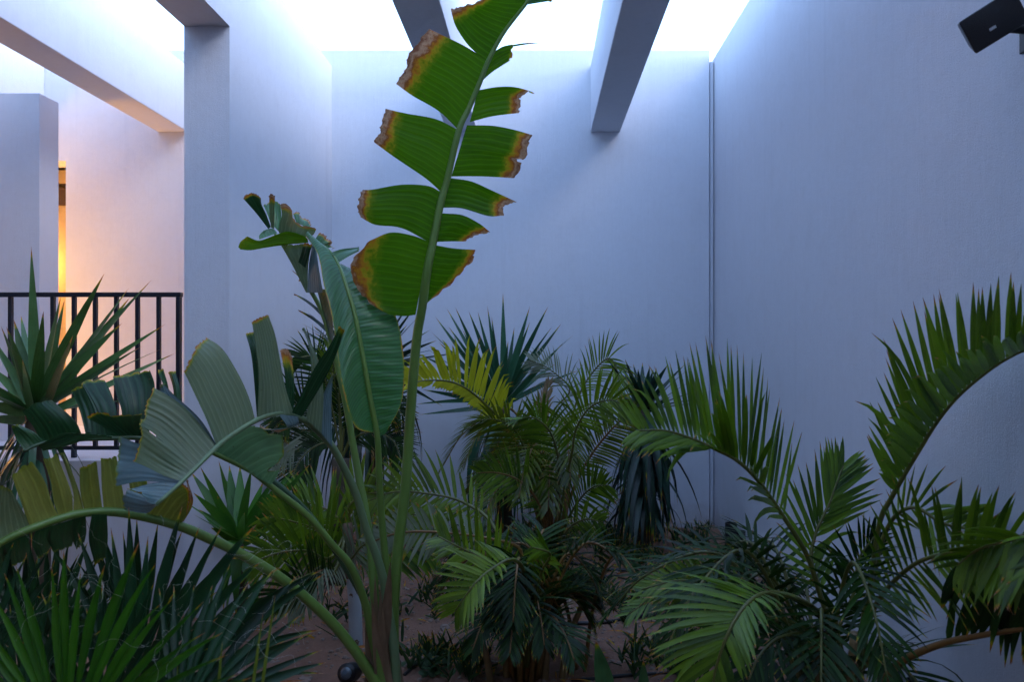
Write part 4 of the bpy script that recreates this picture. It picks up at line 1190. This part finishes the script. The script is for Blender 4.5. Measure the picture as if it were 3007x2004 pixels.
# -- palm behind the stalks with a whitewashed trunk, fronds fanning to the left
TB = on_ground(Z7, 480, 960)
TB = Vector((TB.x, TB.y, GROUND))
tp_ = palm('whitewashed_palm', 'small palm with a white painted trunk behind the thick stalks', TB)
mb = MB()
mb.tube(catmull([TB - UP * .06, TB + Vector((-.005, 0, .2)), TB + Vector((-.03, 0, .42)), TB + Vector((-.05, .02, .62))], 14), .038, .026, 12)
mb.build('trunk', 'whitewashed_bark', tp_)
top = TB + Vector((-.05, .02, .58))
dT = TB.y
for c, n, L, wd, A, B, mt, dr in (
        ([(420, 640, dT), (440, 480, dT - .1), (520, 400, dT - .2), (640, 340, dT - .25)], 22, .26, .022, (-.5, 0, .8), (.2, -.3, -.9), 'areca_grey', .4),
        ([(420, 640, dT), (380, 520, dT - .1), (280, 520, dT - .3), (170, 640, dT - .4), (90, 780, dT - .45)], 34, .25, .024, (.55, .1, -.6), (-.6, -.2, -.5), 'areca_grey', .5),
        ([(420, 640, dT), (400, 430, dT), (300, 330, dT - .1), (150, 270, dT - .2), (-20, 230, dT - .3)], 36, .32, .026, (.1, .2, 1), (-.2, -.3, -1), 'areca_green', .25),
        ([(420, 640, dT), (420, 380, dT + .1), (380, 250, dT + .1), (290, 180, dT + .1), (160, 150, dT + .1), (40, 190, dT)], 36, .30, .026, (.1, .2, 1), (-.2, -.3, -1), 'areca_green', .3),
        ([(420, 640, dT), (460, 300, dT + .1), (440, 180, dT + .1), (520, 110, dT + .1), (640, 100, dT), (740, 170, dT - .1)], 34, .30, .026, (-.1, .2, 1), (.2, -.3, -1), 'areca_lime', .3),
        ([(420, 640, dT), (330, 470, dT - .1), (200, 430, dT - .3), (40, 440, dT - .4), (-120, 500, dT - .5)], 36, .30, .024, (.1, .2, 1), (-.2, -.3, -1), 'areca_green', .3),
        ([(420, 640, dT), (350, 560, dT - .2), (240, 560, dT - .4), (100, 620, dT - .6), (-60, 740, dT - .7)], 34, .28, .022, (.1, .2, 1), (-.2, -.3, -1), 'areca_dark', .3),
        ([(420, 640, dT), (520, 500, dT + .2), (640, 440, dT + .3), (800, 420, dT + .35), (950, 470, dT + .4)], 30, .30, .024, (.1, .2, 1), (.2, -.3, -1), 'areca_green', .4),
        ([(420, 640, dT), (480, 420, dT + .3), (600, 280, dT + .4), (780, 220, dT + .5), (960, 260, dT + .6)], 34, .36, .028, (.1, .2, 1), (.2, -.3, -1), 'areca_lime', .3)):
    frond(tp_, [top] + pts(Z7, c)[1:], int(n * .8), L * .85, wd * .85, A, B, 64, 30, dr, mt, t0=.22, rr=(.009, .003), drytip=.18)

# -- fine-leaved date palm behind, at the foot of the middle pier
pb_ = Vector((P(*Z2(690, 1600), 5.2).x, 5.2, GROUND))
pp = palm('date_palm', 'fine-leaved dark palm at the foot of the middle pier', pb_)
c0 = P(*Z2(700, 1480), 5.2)
mb = MB(); mb.tube(catmull([pb_ - UP * .08, pb_.lerp(c0, .5), c0], 8), .07, .06, 10); mb.build('trunk', 'bark_dark', pp)
for c, A, B, mt in (
        ([(660, 1250), (620, 1080), (560, 960), (480, 960)], (0, .2, 1), (-.2, -.3, -.8), 'areca_dark'),
        ([(600, 1300), (500, 1200), (420, 1230), (350, 1340)], (0, .2, 1), (-.1, -.3, -1), 'areca_dark'),
        ([(620, 1380), (500, 1330), (400, 1400), (330, 1520)], (.1, .2, 1), (-.1, -.3, -1), 'areca_grey'),
        ([(640, 1400), (560, 1420), (480, 1500), (440, 1620)], (.1, .2, .6), (-.1, -.3, -1), 'areca_dark'),
        ([(720, 1240), (730, 1050), (760, 930), (840, 900)], (-.1, .2, 1), (.2, -.3, -.8), 'areca_dark'),
        ([(780, 1300), (850, 1200), (940, 1180), (1020, 1260)], (0, .2, 1), (.1, -.3, -1), 'areca_dark'),
        ([(760, 1380), (860, 1340), (960, 1380), (1010, 1480)], (0, .2, 1), (.1, -.3, -1), 'areca_dark'),
        ([(690, 1250), (670, 1100), (660, 1000), (690, 920)], (-.6, .2, .5), (.6, -.2, .4), 'areca_lime'),
        ([(700, 1300), (690, 1150), (720, 1060), (800, 1040)], (-.6, .2, .5), (.6, -.2, -.4), 'areca_dark')):
    frond(pp, [c0] + [P(*Z2(x, y), 5.2 - .05 * i) for i, (x, y) in enumerate(c)], 44, .28, .014, A, B, 62, 34, .35, mt, t0=.2, rr=(.008, .003))

# ================================================================== fan palm, left foreground
FB = Vector((P(*Z5(600, 1700), 2.2).x, 2.25, GROUND))
fp = palm('fan_palm', 'fan palm with pleated spiky leaves filling the lower left corner', FB)
def fan(hub, d, e_up, e_side, R, a0, a1, n, mat, seed, join=.5, wscale=1.0, droop=.1):
    rs = random.Random(seed)
    H = hub
    mb = MB()
    mb.tube(catmull([FB + Vector((0, 0, .1)), FB.lerp(H, .5) + Vector((0, 0, .04)), H], 10), .014, .009, 8)
    lf = mb.build('leaf', 'stalk_green', fp)
    eu = Vector(e_up).normalized()
    es = Vector(e_side); es = (es - eu * es.dot(eu)).normalized()
    nn = es.cross(eu)
    da = math.radians((a1 - a0) / n)
    for i in range(n):
        a = math.radians(a0) + da * (i + .5) + rs.uniform(-.03, .03)
        L = R * (1 - .22 * abs((i + .5) / n * 2 - 1) ** 2) * rs.uniform(.86, 1.06)
        rows, uvs, dr = [], [], []
        N = 12
        rn = rs.random()
        dd = rs.uniform(.5, 1.5) * droop
        jn = join * rs.uniform(.92, 1.08)
        dryT = rs.uniform(.04, .14)
        for k in range(N + 1):
            t = k / N
            r = .012 + L * t
            hw = math.tan(da / 2) * min(r, L * jn) * (1.02 if t < .3 else .86) * wscale
            if t > jn:
                hw *= max(0.03, 1 - ((t - jn) / (1 - jn)) ** 1.05)
            dv = eu * math.cos(a) + es * math.sin(a)
            sv = -eu * math.sin(a) + es * math.cos(a)
            c = H + dv * r + Vector((0, 0, -1)) * dd * L * t ** 3 + nn * .05 * L * t * t
            pl = nn * hw * .55
            rows.append([c - sv * hw + pl, c - pl, c + sv * hw + pl])
            uvs.append([(t * 2, -hw * 8), (t * 2, 0), (t * 2, hw * 8)])
            dr.append([max(0, (t - (1 - dryT)) / dryT) * .95] * 3)
        m_ = MB(); m_.grid(rows, uvs, dr, rn)
        m_.build('leaf_segment', mat, lf)
    return lf
def H5(x, y, d): return P(*Z5(x, y), d)
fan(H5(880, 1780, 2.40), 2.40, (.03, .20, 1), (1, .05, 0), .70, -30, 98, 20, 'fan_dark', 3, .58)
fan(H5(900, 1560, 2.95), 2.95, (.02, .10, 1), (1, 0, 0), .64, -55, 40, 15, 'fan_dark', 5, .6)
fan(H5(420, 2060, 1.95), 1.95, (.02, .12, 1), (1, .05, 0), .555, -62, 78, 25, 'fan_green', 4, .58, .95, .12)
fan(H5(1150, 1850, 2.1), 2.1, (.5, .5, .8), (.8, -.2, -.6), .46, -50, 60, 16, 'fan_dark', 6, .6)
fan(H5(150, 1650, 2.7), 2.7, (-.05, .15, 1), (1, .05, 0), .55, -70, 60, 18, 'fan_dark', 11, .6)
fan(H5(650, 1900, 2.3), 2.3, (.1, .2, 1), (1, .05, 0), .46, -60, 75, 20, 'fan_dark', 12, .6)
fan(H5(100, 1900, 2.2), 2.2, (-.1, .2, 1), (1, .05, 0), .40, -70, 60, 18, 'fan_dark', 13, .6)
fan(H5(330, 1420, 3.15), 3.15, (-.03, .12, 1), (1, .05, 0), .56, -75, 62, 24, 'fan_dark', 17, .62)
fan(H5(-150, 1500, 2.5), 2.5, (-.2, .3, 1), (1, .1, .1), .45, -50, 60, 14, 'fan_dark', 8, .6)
mb = MB(); mb.tube(catmull([FB - UP * .1, FB + UP * .1, FB + UP * .22], 6), .09, .06, 12); mb.build('trunk', 'bark_dark', fp)
# pale threads hanging between the leaf segments
rs = random.Random(99)
mb = MB()
for i in range(60):
    c = H5(rs.uniform(150, 1900), rs.uniform(650, 1450), rs.uniform(1.95, 2.3))
    q = [c]
    dv = Vector((rs.uniform(-1, 1), rs.uniform(-.3, .3), rs.uniform(-1, 1))).normalized()
    for k in range(rs.randint(3, 7)):
        dv = (dv + Vector((rs.uniform(-1, 1), rs.uniform(-.4, .4), rs.uniform(-1, .8))) * .8).normalized()
        q.append(q[-1] + dv * rs.uniform(.015, .035))
    mb.tube(catmull(q, len(q) * 4),   .0003, .0002, 3, cap=False)
mb.build('fibre_threads', 'fibre', fp, kind='stuff')
# thin straw-tipped flower stalks
for i, (x, y, xt, yt) in enumerate(((1700, 1700, 1800, 1000), (1420, 1700, 1455, 1300), (1160, 1700, 1160, 1460), (1640, 1700, 1720, 1120))):
    mb = MB()
    sword(mb, H5(x, y, 2.0), H5(xt, yt, 2.05), .010, .02, .3, .3, rnd=.9)
    mb.build('young_blade', 'areca_olive', fp)

# ================================================================== small things on the ground
def hose(label, ps, r=.009):
    ps = [Vector((p.x, p.y, ground_z(p.x, p.y) + r * .8)) for p in ps]
    mb = MB(); mb.tube(catmull(ps, 40), r, r, 8)
    b = ps[0]
    tag(mb.build('irrigation_hose', 'hose_black', base=tuple(b)), label, 'hose', 'black irrigation hoses on the soil')
hose('black hose curving over the soil right of the thick stalks', [on_ground(Z7, 760, 1140), on_ground(Z7, 830, 1075), on_ground(Z7, 920, 1020), on_ground(Z7, 1040, 992), on_ground(Z7, 1180, 985)])
hose('black hose along the bottom edge, right of centre', [on_ground(Z7, 1720, 1160), on_ground(Z7, 1850, 1145), on_ground(Z7, 2050, 1130), on_ground(Z7, 2353, 1112), on_ground(Z7, 2500, 1110)])
hose('farthest black hose, behind the middle palm', [on_ground(Z7, 1640, 505), on_ground(Z7, 1780, 522), on_ground(Z7, 1900, 545), on_ground(Z7, 2050, 552)], .012)
hose('black hose just in front of the farthest one', [on_ground(Z7, 1700, 580), on_ground(Z7, 1850, 588), on_ground(Z7, 1990, 592), on_ground(Z7, 2100, 640)], .010)
hose('black hose half hidden under the right palm fronds', [on_ground(Z7, 1700, 850), on_ground(Z7, 1900, 850), on_ground(Z7, 2080, 825), on_ground(Z7, 2230, 795)], .010)

def uplight(label, px0, px1, ptop, d, name='uplight'):
    a, b = P(px0, ptop, d), P(px1, ptop, d)
    cx, r, zt = (a.x + b.x) / 2, (b.x - a.x) / 2, a.z
    t = thing(name, label, 'garden light', (cx, d, GROUND), 'black cylindrical garden lights along the right wall')
    mb = MB()
    mb.tube([Vector((cx, d, z)) for z in (GROUND - .05, zt - .005, zt)], r, r, 20, cap=False)
    mb.tube([Vector((cx, d, z)) for z in (zt, zt - .03)], r * .86, r * .86, 20, cap=False)
    rows = [[Vector((cx + r * q * math.cos(2 * math.pi * j / 20), d + r * q * math.sin(2 * math.pi * j / 20), zt)) for j in range(20)] for q in (1.0, .86)]
    mb.grid(rows, closed=True)
    mb.build('housing', 'black_plastic', t)
    mb = MB()
    mb.tube([Vector((cx, d, z)) for z in (zt - .034, zt - .026)], r * .86, r * .86, 20)
    mb.build('lens', 'lens_glass', t, smooth=False)
uplight('taller of two black cylinder lights near the far corner', 2129, 2164, 1537, 5.75)
uplight('shorter of two black cylinder lights near the far corner', 2162, 2189, 1560, 5.45)
uplight('black cylinder light at the bottom right below the brown frond stem', 2577, 2641, 1958, 3.28)
uplight('low black cylinder light at the bottom edge, rightmost', 2662, 2692, 1996, 3.10)

# spotlight on a spike
sp = Vector((P(1035, 1975, 3.55).x, 3.55, GROUND))
st = thing('spotlight', 'small black garden spotlight with glass lens at the foot of the thick stalks', 'spotlight', tuple(sp))
hc = P(1030, 1976, 3.55)
ax = Vector((-.25, -.93, .25)).normalized()
mb = MB(); mb.tube([hc + ax * t for t in (-.07, -.06, -.02, .03, .045)], .04, .04, 18, prof=lambda t: .018 + .024 * min(1, t * 2.0))
mb.build('head', 'black_plastic', st)
mb = MB(); mb.tube([hc + ax * t for t in (.043, .050, .054)], .03, .03, 16, prof=lambda t: .030 * (1 - .6 * t * t))
mb.build('lens', 'lens_glass', st)
mb = MB(); mb.tube(catmull([sp + Vector((.0, .03, -.1)), sp + Vector((0, .03, .03)), hc - ax * .03 + Vector((0, 0, -.03))], 8), .008, .008, 8)
mb.build('spike', 'black_plastic', st)

# stiff succulent leaves at the bottom edge
for lab, x0, y0, x1, y1, wd, d in (('broad stiff upright leaf growing at the bottom edge right of centre', 1960, 1400, 1862, 945, .075, 3.2),
                                   ('short stiff upright leaf at the bottom edge, right of the broader one', 2140, 1400, 2136, 1056, .050, 3.2)):
    b = P(*Z7(x0, y0), d); b.z = max(b.z, GROUND - .02)
    t = thing('snake_plant', lab, 'plant', tuple(b))
    mb = MB(); sword(mb, b, P(*Z7(x1, y1), d), wd, 0.0, .25, .35, n=12, rnd=.4, wide=.5)
    mb.build('leaf', 'yucca_green', t)

# weeds, seedlings and pebbles
rs = random.Random(5)
def free(x, y):
    return -2.5 < x < XR - .04
wm = MB()
for cx_, cy_, n_, s_ in ((0.62, 6.3, 40, .30), (0.25, 6.35, 30, .35), (-.2, 6.3, 40, .5), (-.75, 5.9, 40, .5), (.75, 5.7, 34, .35), (.2, 5.1, 34, .3), (-.35, 4.7, 36, .25), (.62, 4.6, 30, .25), (-.9, 4.6, 30, .3),
                         (-.55, 3.9, 26, .16), (.9, 4.3, 30, .25), (.55, 3.9, 24, .2), (1.25, 6.3, 24, .2), (-.32, 3.75, 16, .12), (-.1, 4.3, 24, .15), (-.45, 4.95, 40, .35), (.9, 5.2, 24, .25)):
    for i in range(n_):
        x, y = cx_ + rs.gauss(0, s_ * .5), cy_ + rs.gauss(0, s_ * .5)
        if not free(x, y) or y > YB - .05:
            continue
        b = Vector((x, y, ground_z(x, y)))
        for k in range(rs.randint(4, 8)):
            a = rs.uniform(0, 6.28)
            e = rs.uniform(.3, 1.3)
            L = rs.uniform(.04, .15)
            dv = Vector((math.cos(a) * math.cos(e), math.sin(a) * math.cos(e), math.sin(e)))
            s0 = b + Vector((0, 0, rs.uniform(0, .08)))
            sword(wm, s0, s0 + dv * L, rs.uniform(.008, .02), .05, rs.uniform(-1, 1), .1, n=3, rnd=rs.random())
tag(wm.build('weeds', 'weed_green'), 'low weeds scattered over the soil', 'weeds', kind='stuff')

sm = MB()
def pebble(mb, c, r):
    ring = []
    for lat, q in ((-.5, .8), (.15, 1.0), (.7, .6)):
        ring.append([c + Vector((math.cos(j * 1.2566 + lat) * r * q * rs.uniform(.8, 1.2), math.sin(j * 1.2566 + lat) * r * q * rs.uniform(.8, 1.2), lat * r * .7)) for j in range(5)])
    o_ = len(mb.v)
    mb.grid(ring, closed=True, rnd=rs.random())
    mb.f.append(tuple(o_ + 10 + j for j in range(5)))
for i in range(3200):
    x, y = rs.uniform(-2.2, XR - .03), rs.uniform(3.4, 6.7)
    pebble(sm, Vector((x, y, ground_z(x, y) + .002)), rs.uniform(.004, .016) * (1 + (rs.random() < .05) * 1.2))
tag(sm.build('gravel', 'stone', smooth=False), 'small stones and crumbs of soil', 'gravel', kind='stuff')
dm_ = MB()
for i in range(900):
    x, y = rs.uniform(-2.0, XR - .05), rs.uniform(3.4, 6.6)
    a = rs.uniform(0, 6.28)
    b = Vector((x, y, ground_z(x, y) + .008))
    L = rs.uniform(.04, .16)
    sword(dm_, b, b + Vector((math.cos(a) * L, math.sin(a) * L, rs.uniform(0, .02))), rs.uniform(.004, .014), .1, rs.uniform(-1, 1), .3, n=4, rnd=rs.random(), dry=.5, ref=Vector((0, 0, 1)))
tag(dm_.build('leaf_litter', 'dry_leaf'), 'dry leaf litter on the soil', 'litter', kind='stuff')
# round-leaved creeper
for lab, x, y in (('small round-leaved creeper on the soil right of the thick stalks', 900, 1130),):
    b = on_ground(Z7, x, y)
    t = thing('creeper', lab, 'plant', tuple(b))
    for i in range(26):
        c = b + Vector((rs.gauss(0, .10), rs.gauss(0, .07), rs.uniform(.01, .07)))
        r = rs.uniform(.014, .026)
        nrm = Vector((rs.uniform(-.6, .6), rs.uniform(-1, .2), 1)).normalized()
        e1 = nrm.orthogonal().normalized(); e2 = nrm.cross(e1)
        mb = MB()
        rows = [[c + (e1 * math.cos(j * .698) + e2 * math.sin(j * .698)) * r * q - nrm * r * .2 * q * q for j in range(9)] for q in (.05, .6, 1.0)]
        mb.grid(rows, closed=True, rnd=rs.random())
        mb.build('leaf', 'weed_green', t)

for ob in bpy.data.objects:
    if '_b' in ob:
        del ob['_b']
